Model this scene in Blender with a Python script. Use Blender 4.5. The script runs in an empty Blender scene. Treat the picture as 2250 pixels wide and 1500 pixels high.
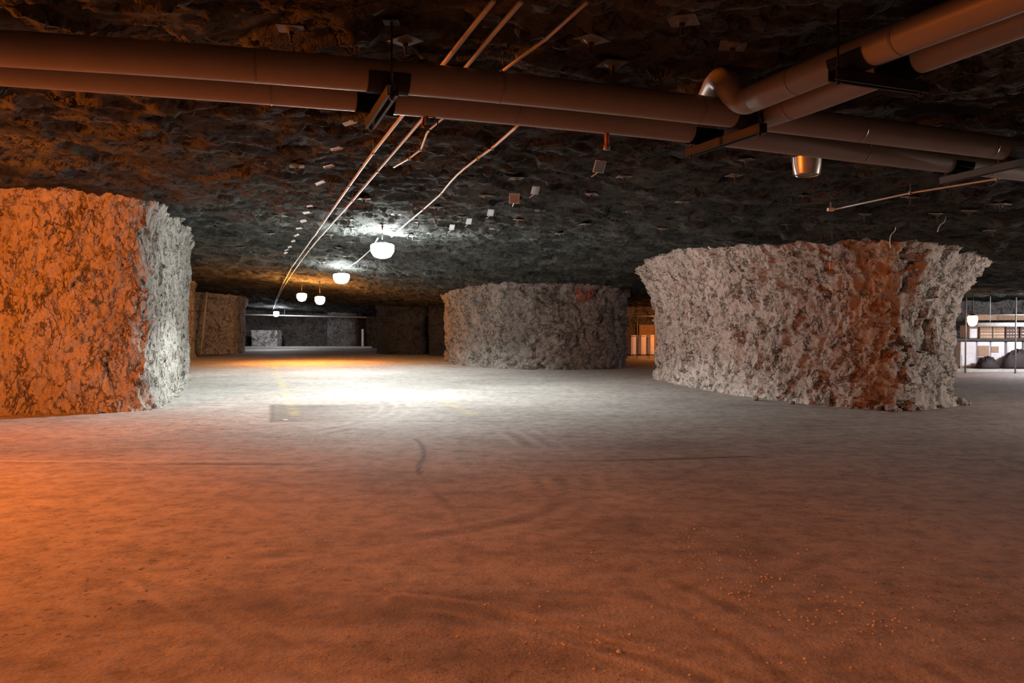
import bpy, bmesh, math, random
import numpy as np
from mathutils import Vector, Matrix
from mathutils.bvhtree import BVHTree

random.seed(7)
SC = bpy.context.scene
COL = SC.collection
PI = math.pi

# ------------------------------------------------------------------ camera
H, F = 1.7, 1800.0
PITCH = math.atan(35 / F)
cam = bpy.data.cameras.new('camera')
cam.sensor_width = 36.0
cam.lens = F / 2250 * 36
cam.clip_start, cam.clip_end = 0.05, 300
camo = bpy.data.objects.new('camera', cam)
COL.objects.link(camo)
camo.location = (0, 0, H)
camo.rotation_euler = (PI / 2 - PITCH, 0, 0)
SC.camera = camo
_cp, _sp = math.cos(PITCH), math.sin(PITCH)


def ray(px, py):
    a, b = (px - 1125) / F, (750 - py) / F
    return Vector((a, _cp + b * _sp, b * _cp - _sp))


def at_depth(px, py, Y):
    r = ray(px, py)
    k = Y / r.y
    return Vector((r.x * k, Y, H + r.z * k))


def on_plane(px, py, z):
    r = ray(px, py)
    k = (z - H) / r.z
    return Vector((r.x * k, r.y * k, z))


def on_floor(px, py):
    return on_plane(px, py, 0.0)


# ------------------------------------------------------------------ noise
def _hash(ix, iy, iz, seed):
    M = np.uint64(0xFFFFFFFF)
    h = (ix.astype(np.int64).astype(np.uint64) * np.uint64(374761393)
         + iy.astype(np.int64).astype(np.uint64) * np.uint64(668265263)
         + iz.astype(np.int64).astype(np.uint64) * np.uint64(2147483647)
         + np.uint64(seed * 1274126177 + 12345)) & M
    h = ((h ^ (h >> np.uint64(13))) * np.uint64(1274126177)) & M
    h = ((h ^ (h >> np.uint64(16))) * np.uint64(2246822519)) & M
    h = h ^ (h >> np.uint64(15))
    return h


def _h01(h, k):
    M = np.uint64(0xFFFFFFFF)
    g = (h * np.uint64(2654435761 + 97 * k * 2 + 2 * k) + np.uint64(k * 7919)) & M
    g = ((g ^ (g >> np.uint64(14))) * np.uint64(2246822519)) & M
    g = g ^ (g >> np.uint64(13))
    return (g & np.uint64(0xFFFFFF)).astype(np.float64) / float(0xFFFFFF)


def vnoise(P, seed=0):
    i = np.floor(P)
    f = P - i
    f = f * f * f * (f * (f * 6 - 15) + 10)
    out = 0
    for dx in (0, 1):
        wx = f[:, 0] if dx else 1 - f[:, 0]
        for dy in (0, 1):
            wy = f[:, 1] if dy else 1 - f[:, 1]
            for dz in (0, 1):
                wz = f[:, 2] if dz else 1 - f[:, 2]
                out = out + wx * wy * wz * _h01(_hash(i[:, 0] + dx, i[:, 1] + dy, i[:, 2] + dz, seed), 1)
    return out * 2 - 1


def fbm(P, octaves=4, seed=0, gain=0.5):
    o, a, s = 0, 1.0, 0
    for k in range(octaves):
        o = o + a * vnoise(P * (2.03 ** k) + 17.3 * k, seed + k)
        s += a
        a *= gain
    return o / s


def facets(P, seed=0, tilt=1.0, flat=False):
    """broken rock faces: every cell of a random 3-D pattern is its own tilted plane"""
    c = np.floor(P)
    best = np.full(len(P), 1e9)
    second = np.full(len(P), 1e9)
    val = np.zeros(len(P))
    for dx in (-1, 0, 1):
        for dy in (-1, 0, 1):
            for dz in ((0,) if flat else (-1, 0, 1)):
                q = c + np.array([dx, dy, dz])
                h = _hash(q[:, 0], q[:, 1], q[:, 2], seed)
                off = np.stack([_h01(h, 1), _h01(h, 2), _h01(h, 3)], 1)
                if flat:
                    off[:, 2] = 0
                r = P - (q + off)
                d = (r * r).sum(1)
                t = np.stack([_h01(h, 4), _h01(h, 5), _h01(h, 6)], 1) * 2 - 1
                v = (_h01(h, 7) * 2 - 1) * 0.6 + tilt * (r * t).sum(1)
                m = d < best
                second = np.where(m, best, np.minimum(second, d))
                val = np.where(m, v, val)
                best = np.where(m, d, best)
    return val, np.sqrt(second) - np.sqrt(best)


# ------------------------------------------------------------------ objects
def props(o, label=None, cat=None, group=None, kind=None):
    if label: o['label'] = label
    if cat: o['category'] = cat
    if group: o['group'] = group
    if kind: o['kind'] = kind
    return o


def empty(name, loc, label, cat, group=None, rot=(0, 0, 0)):
    o = bpy.data.objects.new(name, None)
    COL.objects.link(o)
    o.empty_display_size = 0.1
    o.location = loc
    o.rotation_euler = rot
    return props(o, label, cat, group)


def mesh_np(name, verts, faces, mat, parent=None, smooth=True, loc=None):
    me = bpy.data.meshes.new(name)
    v = np.asarray(verts, dtype=np.float32)
    f = np.asarray(faces, dtype=np.int32)
    me.vertices.add(len(v))
    me.vertices.foreach_set('co', v.ravel())
    n = f.shape[1]
    me.loops.add(f.size)
    me.loops.foreach_set('vertex_index', f.ravel())
    me.polygons.add(len(f))
    me.polygons.foreach_set('loop_start', np.arange(0, f.size, n, dtype=np.int32))
    me.polygons.foreach_set('use_smooth', np.full(len(f), smooth, dtype=bool))
    me.update(calc_edges=True)
    me.validate()
    me.materials.append(mat)
    o = bpy.data.objects.new(name, me)
    COL.objects.link(o)
    if parent: o.parent = parent
    if loc is not None: o.location = loc
    return o


def obj(name, bm, mat, parent=None, smooth=False, loc=None, rot=None):
    me = bpy.data.meshes.new(name)
    bmesh.ops.recalc_face_normals(bm, faces=bm.faces)
    bm.to_mesh(me)
    bm.free()
    me.materials.append(mat)
    for p in me.polygons: p.use_smooth = smooth
    o = bpy.data.objects.new(name, me)
    COL.objects.link(o)
    if parent: o.parent = parent
    if loc is not None: o.location = loc
    if rot is not None: o.rotation_euler = rot
    return o


def dup(root, loc, rot=None, label=None, group=None):
    r = root.copy()
    COL.objects.link(r)
    r.location = loc
    if rot is not None: r.rotation_euler = rot
    if label: r['label'] = label
    if group: r['group'] = group
    for ch in list(root.children):
        c = ch.copy()
        COL.objects.link(c)
        c.parent = r
        for g in list(ch.children):
            d = g.copy()
            COL.objects.link(d)
            d.parent = c
    return r


def box(bm, c, s, rot=None, bevel=0.0):
    m = Matrix.Translation(Vector(c))
    if rot is not None: m = m @ rot.to_4x4()
    g = bmesh.ops.create_cube(bm, size=1, matrix=m @ Matrix.Diagonal((s[0], s[1], s[2], 1)))
    if bevel > 0:
        es = {e for v in g['verts'] for e in v.link_edges}
        bmesh.ops.bevel(bm, geom=list(es), offset=bevel, segments=2, affect='EDGES', profile=0.5)
    return g


def tube(bm, pts, r, n=10, cap=True):
    pts = [Vector(p) for p in pts]
    rs = r if isinstance(r, (list, tuple)) else [r] * len(pts)
    rings, up = [], None
    for i, p in enumerate(pts):
        if i == 0: t = pts[1] - p
        elif i == len(pts) - 1: t = p - pts[i - 1]
        else: t = (pts[i + 1] - p).normalized() + (p - pts[i - 1]).normalized()
        t.normalize()
        if up is None:
            up = Vector((0, 0, 1)) if abs(t.z) < 0.9 else Vector((0, 1, 0))
        a = t.cross(up).normalized()
        b = a.cross(t).normalized()
        up = b
        rings.append([bm.verts.new(p + rs[i] * (math.cos(2 * PI * k / n) * a + math.sin(2 * PI * k / n) * b)) for k in range(n)])
    for A, B in zip(rings, rings[1:]):
        for k in range(n):
            bm.faces.new((A[k], A[(k + 1) % n], B[(k + 1) % n], B[k]))
    if cap:
        bm.faces.new(rings[0][::-1])
        bm.faces.new(rings[-1])


def lathe(bm, prof, n=24, c=(0, 0, 0)):
    rings = []
    for r, z in prof:
        if r < 1e-6:
            rings.append([bm.verts.new((c[0], c[1], c[2] + z))])
        else:
            rings.append([bm.verts.new((c[0] + r * math.cos(2 * PI * k / n), c[1] + r * math.sin(2 * PI * k / n), c[2] + z)) for k in range(n)])
    for A, B in zip(rings, rings[1:]):
        for k in range(n):
            a0, a1 = A[k % len(A)], A[(k + 1) % len(A)]
            b0, b1 = B[k % len(B)], B[(k + 1) % len(B)]
            vs = []
            for v in (a0, a1, b1, b0):
                if v not in vs: vs.append(v)
            if len(vs) > 2: bm.faces.new(vs)


def smooth_path(pts, step=0.15, rounds=2):
    pts = [Vector(p) for p in pts]
    for _ in range(rounds):
        q = [pts[0]]
        for a, b in zip(pts, pts[1:]):
            q += [a.lerp(b, 0.25), a.lerp(b, 0.75)]
        pts = q + [pts[-1]]
    return pts


# ------------------------------------------------------------------ materials
class NT:
    def __init__(s, name):
        s.m = bpy.data.materials.new(name)
        s.m.use_nodes = True
        s.t = s.m.node_tree
        s.b = s.t.nodes['Principled BSDF']
        s.tc = s.n('ShaderNodeTexCoord').outputs['Object']

    def n(s, t, **k):
        x = s.t.nodes.new(t)
        for a, v in k.items():
            if a in x.inputs: x.inputs[a].default_value = v
            else: setattr(x, a, v)
        return x

    def l(s, a, b): s.t.links.new(a, b)

    def noise(s, scale, detail=4, rough=0.55, vec=None, dist=0.0):
        x = s.n('ShaderNodeTexNoise')
        x.inputs['Scale'].default_value = scale
        x.inputs['Detail'].default_value = detail
        x.inputs['Roughness'].default_value = rough
        x.inputs['Distortion'].default_value = dist
        s.l(vec or s.tc, x.inputs['Vector'])
        return x.outputs['Fac']

    def ramp(s, src, stops):
        x = s.n('ShaderNodeValToRGB')
        e = x.color_ramp.elements
        while len(e) < len(stops): e.new(0.5)
        for q, (p, c) in zip(e, stops):
            q.position = p
            q.color = c if len(c) == 4 else (*c, 1)
        s.l(src, x.inputs['Fac'])
        return x.outputs['Color']

    def math(s, op, a, b=None, clamp=False):
        x = s.n('ShaderNodeMath', operation=op, use_clamp=clamp)
        for i, v in enumerate((a, b)):
            if v is None: continue
            if isinstance(v, (int, float)): x.inputs[i].default_value = v
            else: s.l(v, x.inputs[i])
        return x.outputs[0]

    def mix(s, f, a, b, mode='MIX'):
        x = s.n('ShaderNodeMix', data_type='RGBA', blend_type=mode)
        for k, v in ((0, f), (6, a), (7, b)):
            if isinstance(v, (int, float)): x.inputs[k].default_value = v
            elif isinstance(v, tuple): x.inputs[k].default_value = v if len(v) == 4 else (*v, 1)
            else: s.l(v, x.inputs[k])
        return x.outputs[2]

    def map(s, scale=(1, 1, 1), rot=(0, 0, 0), loc=(0, 0, 0)):
        x = s.n('ShaderNodeMapping')
        x.inputs['Scale'].default_value = scale
        x.inputs['Rotation'].default_value = rot
        x.inputs['Location'].default_value = loc
        s.l(s.tc, x.inputs['Vector'])
        return x.outputs[0]

    def bump(s, h, strength=0.5, dist=0.05):
        x = s.n('ShaderNodeBump')
        x.inputs['Strength'].default_value = strength
        x.inputs['Distance'].default_value = dist
        s.l(h, x.inputs['Height'])
        s.l(x.outputs[0], s.b.inputs['Normal'])

    def base(s, c):
        if isinstance(c, tuple): s.b.inputs['Base Color'].default_value = (*c, 1)
        else: s.l(c, s.b.inputs['Base Color'])


def plain(name, col, rough=0.6, metal=0.0, var=0.12, scale=8.0, bump=0.0):
    k = NT(name)
    f = k.noise(scale, 4)
    k.base(k.ramp(f, [(0.3, tuple(c * (1 - var) for c in col)), (0.7, tuple(min(1, c * (1 + var)) for c in col))]))
    k.b.inputs['Roughness'].default_value = rough
    k.b.inputs['Metallic'].default_value = metal
    if bump: k.bump(f, bump, 0.01)
    return k.m


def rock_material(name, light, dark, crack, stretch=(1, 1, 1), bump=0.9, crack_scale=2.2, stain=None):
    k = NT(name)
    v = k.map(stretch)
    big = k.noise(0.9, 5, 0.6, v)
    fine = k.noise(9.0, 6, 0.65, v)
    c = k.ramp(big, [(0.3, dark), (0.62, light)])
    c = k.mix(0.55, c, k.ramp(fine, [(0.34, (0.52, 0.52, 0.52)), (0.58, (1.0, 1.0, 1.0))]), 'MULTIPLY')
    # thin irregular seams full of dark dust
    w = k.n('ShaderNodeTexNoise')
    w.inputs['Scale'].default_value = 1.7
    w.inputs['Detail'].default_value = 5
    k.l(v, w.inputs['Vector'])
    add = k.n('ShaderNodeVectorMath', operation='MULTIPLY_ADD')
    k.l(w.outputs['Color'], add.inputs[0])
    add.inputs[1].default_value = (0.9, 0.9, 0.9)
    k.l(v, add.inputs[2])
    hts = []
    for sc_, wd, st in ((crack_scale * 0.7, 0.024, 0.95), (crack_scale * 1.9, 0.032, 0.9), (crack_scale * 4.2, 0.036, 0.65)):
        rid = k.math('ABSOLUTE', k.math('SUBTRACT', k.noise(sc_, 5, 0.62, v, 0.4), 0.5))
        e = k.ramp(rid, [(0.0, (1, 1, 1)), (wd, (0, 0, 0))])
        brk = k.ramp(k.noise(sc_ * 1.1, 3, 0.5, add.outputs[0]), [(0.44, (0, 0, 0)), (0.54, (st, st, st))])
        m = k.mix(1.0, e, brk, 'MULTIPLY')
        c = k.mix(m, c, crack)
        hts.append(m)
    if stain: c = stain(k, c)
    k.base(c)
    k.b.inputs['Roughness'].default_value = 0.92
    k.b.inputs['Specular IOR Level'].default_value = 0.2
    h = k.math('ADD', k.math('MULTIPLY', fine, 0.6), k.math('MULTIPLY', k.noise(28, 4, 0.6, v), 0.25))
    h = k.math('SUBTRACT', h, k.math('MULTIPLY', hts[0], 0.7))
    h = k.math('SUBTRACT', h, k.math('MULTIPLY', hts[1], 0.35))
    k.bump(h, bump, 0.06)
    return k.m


def rust_and_lamplight(k, c):
    # iron stain and orange lamplight painted together down the near pillar corner (object space)
    sx = k.n('ShaderNodeSeparateXYZ')
    k.l(k.tc, sx.inputs[0])
    along = k.math('SUBTRACT', sx.outputs[0], k.math('MULTIPLY', sx.outputs[2], RUST_LIT_LEAN))
    along = k.math('ADD', along, k.math('MULTIPLY', k.math('SUBTRACT', k.noise(1.6, 4, 0.6), 0.5), 1.1))
    d = k.math('ABSOLUTE', k.math('SUBTRACT', along, RUST_LIT_X))
    band = k.ramp(d, [(0.10, (1, 1, 1)), (0.42, (0, 0, 0))])
    brk = k.ramp(k.noise(3.2, 5, 0.65), [(0.38, (0.1, 0.1, 0.1)), (0.6, (1, 1, 1))])
    front = k.ramp(k.math('MULTIPLY', sx.outputs[1], -0.25), [(0.3, (0, 0, 0)), (0.5, (1, 1, 1))])
    m = k.mix(1.0, k.mix(1.0, band, brk, 'MULTIPLY'), front, 'MULTIPLY')
    return k.mix(k.math('MULTIPLY', m, 0.8), c, (0.50, 0.27, 0.11))


RUST_LIT_X, RUST_LIT_LEAN = 0.25, 0.0

M_PILLAR = rock_material('limestone', (0.50, 0.47, 0.435), (0.36, 0.34, 0.31), (0.10, 0.085, 0.07))
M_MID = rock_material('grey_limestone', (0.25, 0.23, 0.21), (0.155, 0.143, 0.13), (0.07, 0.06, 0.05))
M_PILLAR_V = rock_material('limestone_streaked', (0.50, 0.475, 0.435), (0.38, 0.355, 0.325), (0.10, 0.085, 0.07), (1.5, 1.5, 0.75))
M_RUST_LIT = rock_material('limestone_rust_lamplight', (0.58, 0.54, 0.505), (0.43, 0.40, 0.37), (0.10, 0.085, 0.07), stain=rust_and_lamplight)
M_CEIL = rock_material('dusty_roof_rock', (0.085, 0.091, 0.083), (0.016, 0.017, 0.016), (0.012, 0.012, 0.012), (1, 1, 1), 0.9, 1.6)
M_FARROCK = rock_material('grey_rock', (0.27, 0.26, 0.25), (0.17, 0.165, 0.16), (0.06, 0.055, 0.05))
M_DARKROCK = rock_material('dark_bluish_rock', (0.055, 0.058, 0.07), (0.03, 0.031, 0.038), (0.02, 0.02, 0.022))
M_RUBBLE = rock_material('broken_limestone', (0.55, 0.50, 0.45), (0.33, 0.30, 0.27), (0.12, 0.10, 0.08))
M_GRAVEL = plain('gravel_stone', (0.62, 0.58, 0.54), 0.9)


def metal(name, col, rough, metallic=1.0):
    return plain(name, col, rough, metallic, 0.08, 14)


M_JACKET = plain('pipe_jacket', (0.33, 0.30, 0.275), 0.42, 0.0, 0.06, 3)
M_JACKET.node_tree.nodes['Principled BSDF'].inputs['Specular IOR Level'].default_value = 0.6
M_BAND = plain('pipe_band', (0.27, 0.245, 0.22), 0.4)
M_STRUT = plain('dark_steel', (0.035, 0.033, 0.03), 0.55, 0.3)
M_GALV = metal('galvanised_conduit', (0.60, 0.62, 0.62), 0.5, 0.35)
M_ALU = metal('spun_aluminium', (0.66, 0.65, 0.63), 0.4, 0.85)
M_PLATE = plain('grey_bolt_plate', (0.13, 0.137, 0.13), 0.6, 0.2)
M_BOLT = plain('rusty_bolt', (0.05, 0.045, 0.04), 0.7, 0.3)
M_CARD = plain('white_card', (0.86, 0.88, 0.90), 0.45)
M_CARD_GREY = plain('grey_card', (0.30, 0.30, 0.29), 0.5)
M_WIRE = plain('grey_wire', (0.25, 0.24, 0.22), 0.5, 0.4)
M_CABLE = plain('dark_cable', (0.06, 0.05, 0.045), 0.6)
M_RED = plain('red_paint', (0.42, 0.05, 0.02), 0.8, 0, 0.3, 20)
M_ORANGE_P = plain('orange_plastic', (0.75, 0.25, 0.08), 0.5)
M_CONC = plain('pale_concrete', (0.55, 0.53, 0.49), 0.85, 0, 0.15, 5, 0.3)
M_WRAP = plain('white_stretch_wrap', (0.82, 0.81, 0.84), 0.25, 0, 0.06, 6, 0.4)
M_CARTON = plain('brown_cardboard', (0.40, 0.26, 0.17), 0.8, 0, 0.12, 7)
M_CARTON_D = plain('dark_cardboard', (0.14, 0.09, 0.075), 0.8, 0, 0.12, 7)
M_SHADE_CLOD = plain('shade_and_clod_dark', (0.028, 0.017, 0.018), 0.7, 0, 0.2, 6, 0.4)  # dark colour for mounds standing in for shadow, also the clod
M_PLY = plain('plywood', (0.60, 0.42, 0.25), 0.8, 0, 0.12, 4)
M_WHITEPIPE = plain('white_pipe', (0.85, 0.88, 0.86), 0.4)
M_WOOD = plain('pallet_wood', (0.36, 0.25, 0.15), 0.85)


def translucent(m, amount):
    t = m.node_tree
    b = t.nodes['Principled BSDF']
    tr = t.nodes.new('ShaderNodeBsdfTranslucent')
    mx = t.nodes.new('ShaderNodeMixShader')
    mx.inputs[0].default_value = amount
    tr.inputs['Color'].default_value = (0.85, 0.88, 0.92, 1)
    t.links.new(b.outputs[0], mx.inputs[1])
    t.links.new(tr.outputs[0], mx.inputs[2])
    t.links.new(mx.outputs[0], t.nodes['Material Output'].inputs['Surface'])
    return m


M_TAG = translucent(plain('translucent_white_plastic', (0.86, 0.88, 0.90), 0.4), 0.8)


def glow(name, col, strength):
    k = NT(name)
    k.base((0.8, 0.8, 0.8))
    k.b.inputs['Emission Color'].default_value = (*col, 1)
    k.b.inputs['Emission Strength'].default_value = strength
    return k.m


SODIUM = (1.0, 0.205, 0.02)
MHALIDE = (0.94, 1.0, 0.96)
M_L_WHITE = glow('metal_halide_glow', MHALIDE, 310)
M_L_WHITE_FAR = glow('metal_halide_glow_far', MHALIDE, 200)
M_L_SODIUM = glow('sodium_glow', (1.0, 0.36, 0.07), 420)
M_L_FAR = glow('distant_lamp_glow', (0.9, 0.93, 1.0), 200)
M_L_BAY = glow('bay_sodium_glow', (1.0, 0.42, 0.09), 30)

# ------------------------------------------------------------------ roof height
CTRL = np.array([
    (0, 3, 3.92), (0, 7, 3.95), (5, 5, 3.95), (7, 9.5, 3.92), (-5, 6, 4.02), (3.5, 11, 3.92), (-8.5, 16, 4.29), (-12, 14, 4.18), (7.5, 16, 3.39),
    (10.4, 17.4, 2.92), (3.7, 24.5, 3.86), (-2.5, 36, 3.2), (1.5, 31, 3.3), (4.4, 32, 3.18), (-6, 30, 3.88),
    (-9.5, 23, 4.45), (-3.2, 20.3, 4.0), (-15, 41, 3.95), (-11, 41, 3.98), (-17, 48, 3.55), (-6, 48, 2.7), (-4.5, 42, 2.85),
    (-19, 60, 2.9), (-12, 60, 2.75), (-8, 56, 2.7), (8, 45, 2.9), (17, 30, 2.85), (15, 22, 2.95), (21, 30, 2.85),
    (0, -8, 3.95), (12, 8, 3.8), (14, 2, 3.9), (-14, 4, 4.1)], dtype=float)


def zplane(x, y):
    return np.clip(4.38 - 0.06 * x - 0.032 * y, 2.6, 4.6)


def zc(x, y):
    x = np.asarray(x, float)
    y = np.asarray(y, float)
    num = np.zeros(np.broadcast(x, y).shape)
    den = np.full(num.shape, 0.12)
    for cx, cy, cz in CTRL:
        s = 2.2 + 0.045 * max(cy, 0)
        w = np.exp(-((x - cx) ** 2 + (y - cy) ** 2) / (2 * s * s))
        num = num + w * (cz - zplane(cx, cy))
        den = den + w
    return zplane(x, y) + num / den


def zc1(x, y): return float(zc(x, y))


def ceil_detail(x, y):
    P = np.stack([x, y, np.zeros_like(x)], 1)
    W = P + 0.35 * np.stack([vnoise(P * 1.3, 61), vnoise(P * 1.3, 62), 0 * x], 1)
    W[:, 2] = 0
    a, e = facets(W * np.array([1.1, 1.1, 1]), 31, 0.9, True)
    b, e2 = facets(W * np.array([3.1, 3.1, 1]) + 5.5, 32, 0.9, True)
    c, e3 = facets(W * np.array([7.5, 7.5, 1]) + 2.2, 35, 1.0, True)
    return 0.07 * a + 0.05 * b + 0.026 * c + 0.05 * fbm(P * 0.35, 3, 33) + 0.03 * fbm(P * 5, 4, 34)


def on_ceil(px, py, off=0.1):
    r = ray(px, py)
    k = 8.0
    for _ in range(60):
        p = Vector((0, 0, H)) + r * k
        z = zc1(p.x, p.y) - off
        k = 0.5 * k + 0.5 * (z - H) / r.z
    return Vector((0, 0, H)) + r * k


def axis_lines(lo, hi, center, fine, grow):
    a = [center]
    s = fine
    while a[-1] < hi:
        s = max(fine, fine + grow * abs(a[-1] - center))
        a.append(a[-1] + s)
    b = [center]
    while b[-1] > lo:
        s = max(fine, fine + grow * abs(b[-1] - center))
        b.append(b[-1] - s)
    return np.array(b[:0:-1] + a)


def y_lines(first, last, rel, back):
    a = [first]
    while a[-1] < last: a.append(a[-1] * (1 + rel))
    return np.array(list(np.arange(back, first, 0.5)) + a)


def grid_faces(nx, ny, flip=False):
    i = np.arange(nx - 1)[None, :] + np.arange(ny - 1)[:, None] * nx
    i = i.ravel()
    f = np.stack([i, i + 1, i + nx + 1, i + nx], 1)
    return f[:, ::-1] if flip else f


# ceiling
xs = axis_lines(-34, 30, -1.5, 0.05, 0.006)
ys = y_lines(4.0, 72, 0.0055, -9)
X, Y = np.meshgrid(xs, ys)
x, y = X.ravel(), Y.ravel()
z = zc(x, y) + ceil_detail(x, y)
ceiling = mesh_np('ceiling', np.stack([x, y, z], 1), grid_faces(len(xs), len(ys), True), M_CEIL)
props(ceiling, 'dark rough rock ceiling of the mine', 'ceiling', kind='structure')
bvh_ceiling = BVHTree.FromObject(ceiling, bpy.context.evaluated_depsgraph_get())


def roof_z(x_, y_):
    h = bvh_ceiling.ray_cast(Vector((x_, y_, 1.0)), Vector((0, 0, 1)))
    return h[0].z if h[0] is not None else zc1(x_, y_)


# ------------------------------------------------------------------ floor
xs = axis_lines(-34, 30, 0.0, 0.035, 0.006)
ys = y_lines(2.6, 72, 0.0052, -9)
X, Y = np.meshgrid(xs, ys)
x, y = X.ravel(), Y.ravel()
P = np.stack([x, y, 0 * x], 1)
z = 0.014 * fbm(P * 0.35, 3, 41) + 0.006 * fbm(P * 2.2, 3, 42)
lump, _ = facets(P * np.array([6.0, 6.0, 1]), 43, 0.5, True)
rough_zone = np.clip(0.35 + 0.9 * fbm(P * 0.25 + 3, 3, 44) - 0.05 * (x + 1.5), 0.05, 1.0)
z = z + rough_zone * 0.006 * fbm(P * 7, 3, 45) + rough_zone * 0.007 * np.maximum(0, lump - 0.3)


def seg_dist(x, y, pts):
    d = np.full(len(x), 1e9)
    for a, b in zip(pts, pts[1:]):
        ax, ay, bx, by = a[0], a[1], b[0], b[1]
        L = (bx - ax) ** 2 + (by - ay) ** 2
        t = np.clip(((x - ax) * (bx - ax) + (y - ay) * (by - ay)) / L, 0, 1)
        d = np.minimum(d, np.hypot(x - ax - t * (bx - ax), y - ay - t * (by - ay)))
    return d


def floor_path(px):
    return [tuple(p.xy) for p in smooth_path([on_floor(*q) for q in px], rounds=2)]


dark = np.zeros(len(x))
pale = np.zeros(len(x))
ragged = fbm(P * 1.7, 3, 46)
# tyre tracks: a dark rut with pale dust thrown up on both sides
for px, w, amp in (
        ([(1120, 950), (1200, 1000), (1245, 1065), (1235, 1110), (1150, 1142), (1000, 1170), (800, 1195), (560, 1225)], 0.10, 0.8),
        ([(1150, 945), (1250, 1000), (1300, 1070), (1280, 1130), (1180, 1175)], 0.10, 0.5),
        ([(700, 945), (790, 930), (850, 908), (858, 890), (820, 868), (780, 855)], 0.09, 0.7),
        ([(720, 952), (820, 932), (880, 908), (890, 890), (850, 868), (800, 850)], 0.09, 0.6),
        ([(300, 1270), (430, 1340), (560, 1420), (700, 1500)], 0.05, 1.0),
        ([(360, 1280), (480, 1340), (600, 1410), (760, 1500)], 0.05, 0.9),
        ([(880, 1320), (1050, 1340), (1200, 1390), (1400, 1440), (1560, 1500)], 0.06, 1.0),
        ([(1130, 1350), (1280, 1400), (1420, 1430)], 0.03, 1.2),
        ([(1380, 1300), (1500, 1350), (1600, 1400), (1700, 1470), (1800, 1560)], 0.05, 0.8),
        ([(1480, 1280), (1600, 1330), (1750, 1410), (1900, 1500)], 0.06, 0.6),
        ([(1900, 1390), (1960, 1420), (2060, 1470), (2200, 1560)], 0.05, 0.7),
        ([(1500, 940), (1800, 935), (2250, 930)], 0.10, 0.6),
        ([(1500, 985), (1800, 972), (2250, 965)], 0.08, 0.5),
        ([(1300, 1010), (1600, 1000), (2000, 988), (2250, 983)], 0.05, 0.5)):
    d = seg_dist(x, y, floor_path(px)) + 0.02 * ragged
    rut = np.exp(-(d / w) ** 2)
    rim = np.exp(-((d - 1.7 * w) / (0.5 * w)) ** 2)
    patch = np.clip(0.45 + 1.5 * ragged, 0, 1)
    dark = np.maximum(dark, amp * 0.52 * rut * patch)
    pale = np.maximum(pale, amp * 0.45 * rim * patch)
    z = z - amp * 0.002 * rut + amp * 0.0025 * rim * patch
# long cross joint in the slab
d = seg_dist(x, y, [tuple(on_floor(*q).xy) for q in ((-60, 1013), (270, 1019), (560, 1019), (1150, 1014), (1400, 1010), (1650, 1003))])
dark = np.maximum(dark, np.exp(-(d / 0.05) ** 2) * np.clip(0.55 + 1.4 * fbm(P * 0.6, 2, 47), 0, 1))
d = seg_dist(x, y, [tuple(on_floor(*q).xy) for q in ((-60, 1011), (270, 1013), (700, 1011))])
pale = np.maximum(pale, 0.7 * np.exp(-(d / 0.03) ** 2))
# curved crack
d = seg_dist(x, y, floor_path([(912, 963), (925, 975), (933, 990), (930, 1008), (920, 1022), (918, 1037), (950, 1078), (1000, 1120), (1030, 1190)]))
dark = np.maximum(dark, np.exp(-(d / 0.03) ** 2) * np.where(y > 9.3, 0.95, 0.35))
# repaired slab with a squared corner
c0, c1 = on_floor(598, 889), on_floor(598, 927)
q0 = on_floor(1100, 925)
inside = 1 / (1 + np.exp(-(x - (c1.x + (c0.x - c1.x) * (y - c1.y) / (c0.y - c1.y))) / 0.03))
inside = inside / (1 + np.exp(-(y - c1.y) / 0.04)) / (1 + np.exp((y - c0.y) / 0.08))
fade = np.clip(1.1 - (x - c1.x) / 2.2, 0.12, 1)
dark = np.maximum(dark, 0.62 * inside * fade)
d = seg_dist(x, y, [tuple(c0.xy), tuple(c1.xy)])
dark = np.maximum(dark, np.exp(-(d / 0.04) ** 2))
d = seg_dist(x, y, [tuple(c1.xy), tuple(q0.xy)])
dark = np.maximum(dark, 0.6 * np.exp(-(d / 0.05) ** 2) * np.clip(0.6 + fbm(P * 0.9, 2, 49), 0, 1))
# damp and dirt patches
for (px, py), (rx, ry), a in (((520, 1340), (0.55, 0.3), 0.55), ((980, 1340), (0.6, 0.35), 0.7), ((560, 1410), (0.3, 0.16), 0.4),
                              ((1350, 1160), (0.25, 0.35), 0.35), ((1620, 1200), (0.5, 0.35), 0.3), ((1050, 1430), (0.8, 0.3), 0.45),
                              ((850, 1050), (0.8, 0.5), 0.25), ((1480, 975), (1.2, 0.7), 0.3)):
    p = on_floor(px, py)
    g = np.exp(-(((x - p.x) / rx) ** 2 + ((y - p.y) / ry) ** 2) + 0.8 * ragged)
    dark = np.maximum(dark, a * np.clip(g, 0, 1))
# worn yellow lane lines
yellow = np.zeros(len(x))
wear = np.clip(0.5 + 1.6 * fbm(P * 1.4, 3, 48), 0, 1)
for pa, pb, a in (((600, 800), (650, 912), 0.5), ((935, 862), (1042, 912), 0.35)):
    d = seg_dist(x, y, [tuple(on_floor(*pa).xy), tuple(on_floor(*pb).xy)])
    yellow = np.maximum(yellow, a * np.exp(-(d / 0.11) ** 4) * wear)

floor_xyz = np.stack([x, y, z], 1)


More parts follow.
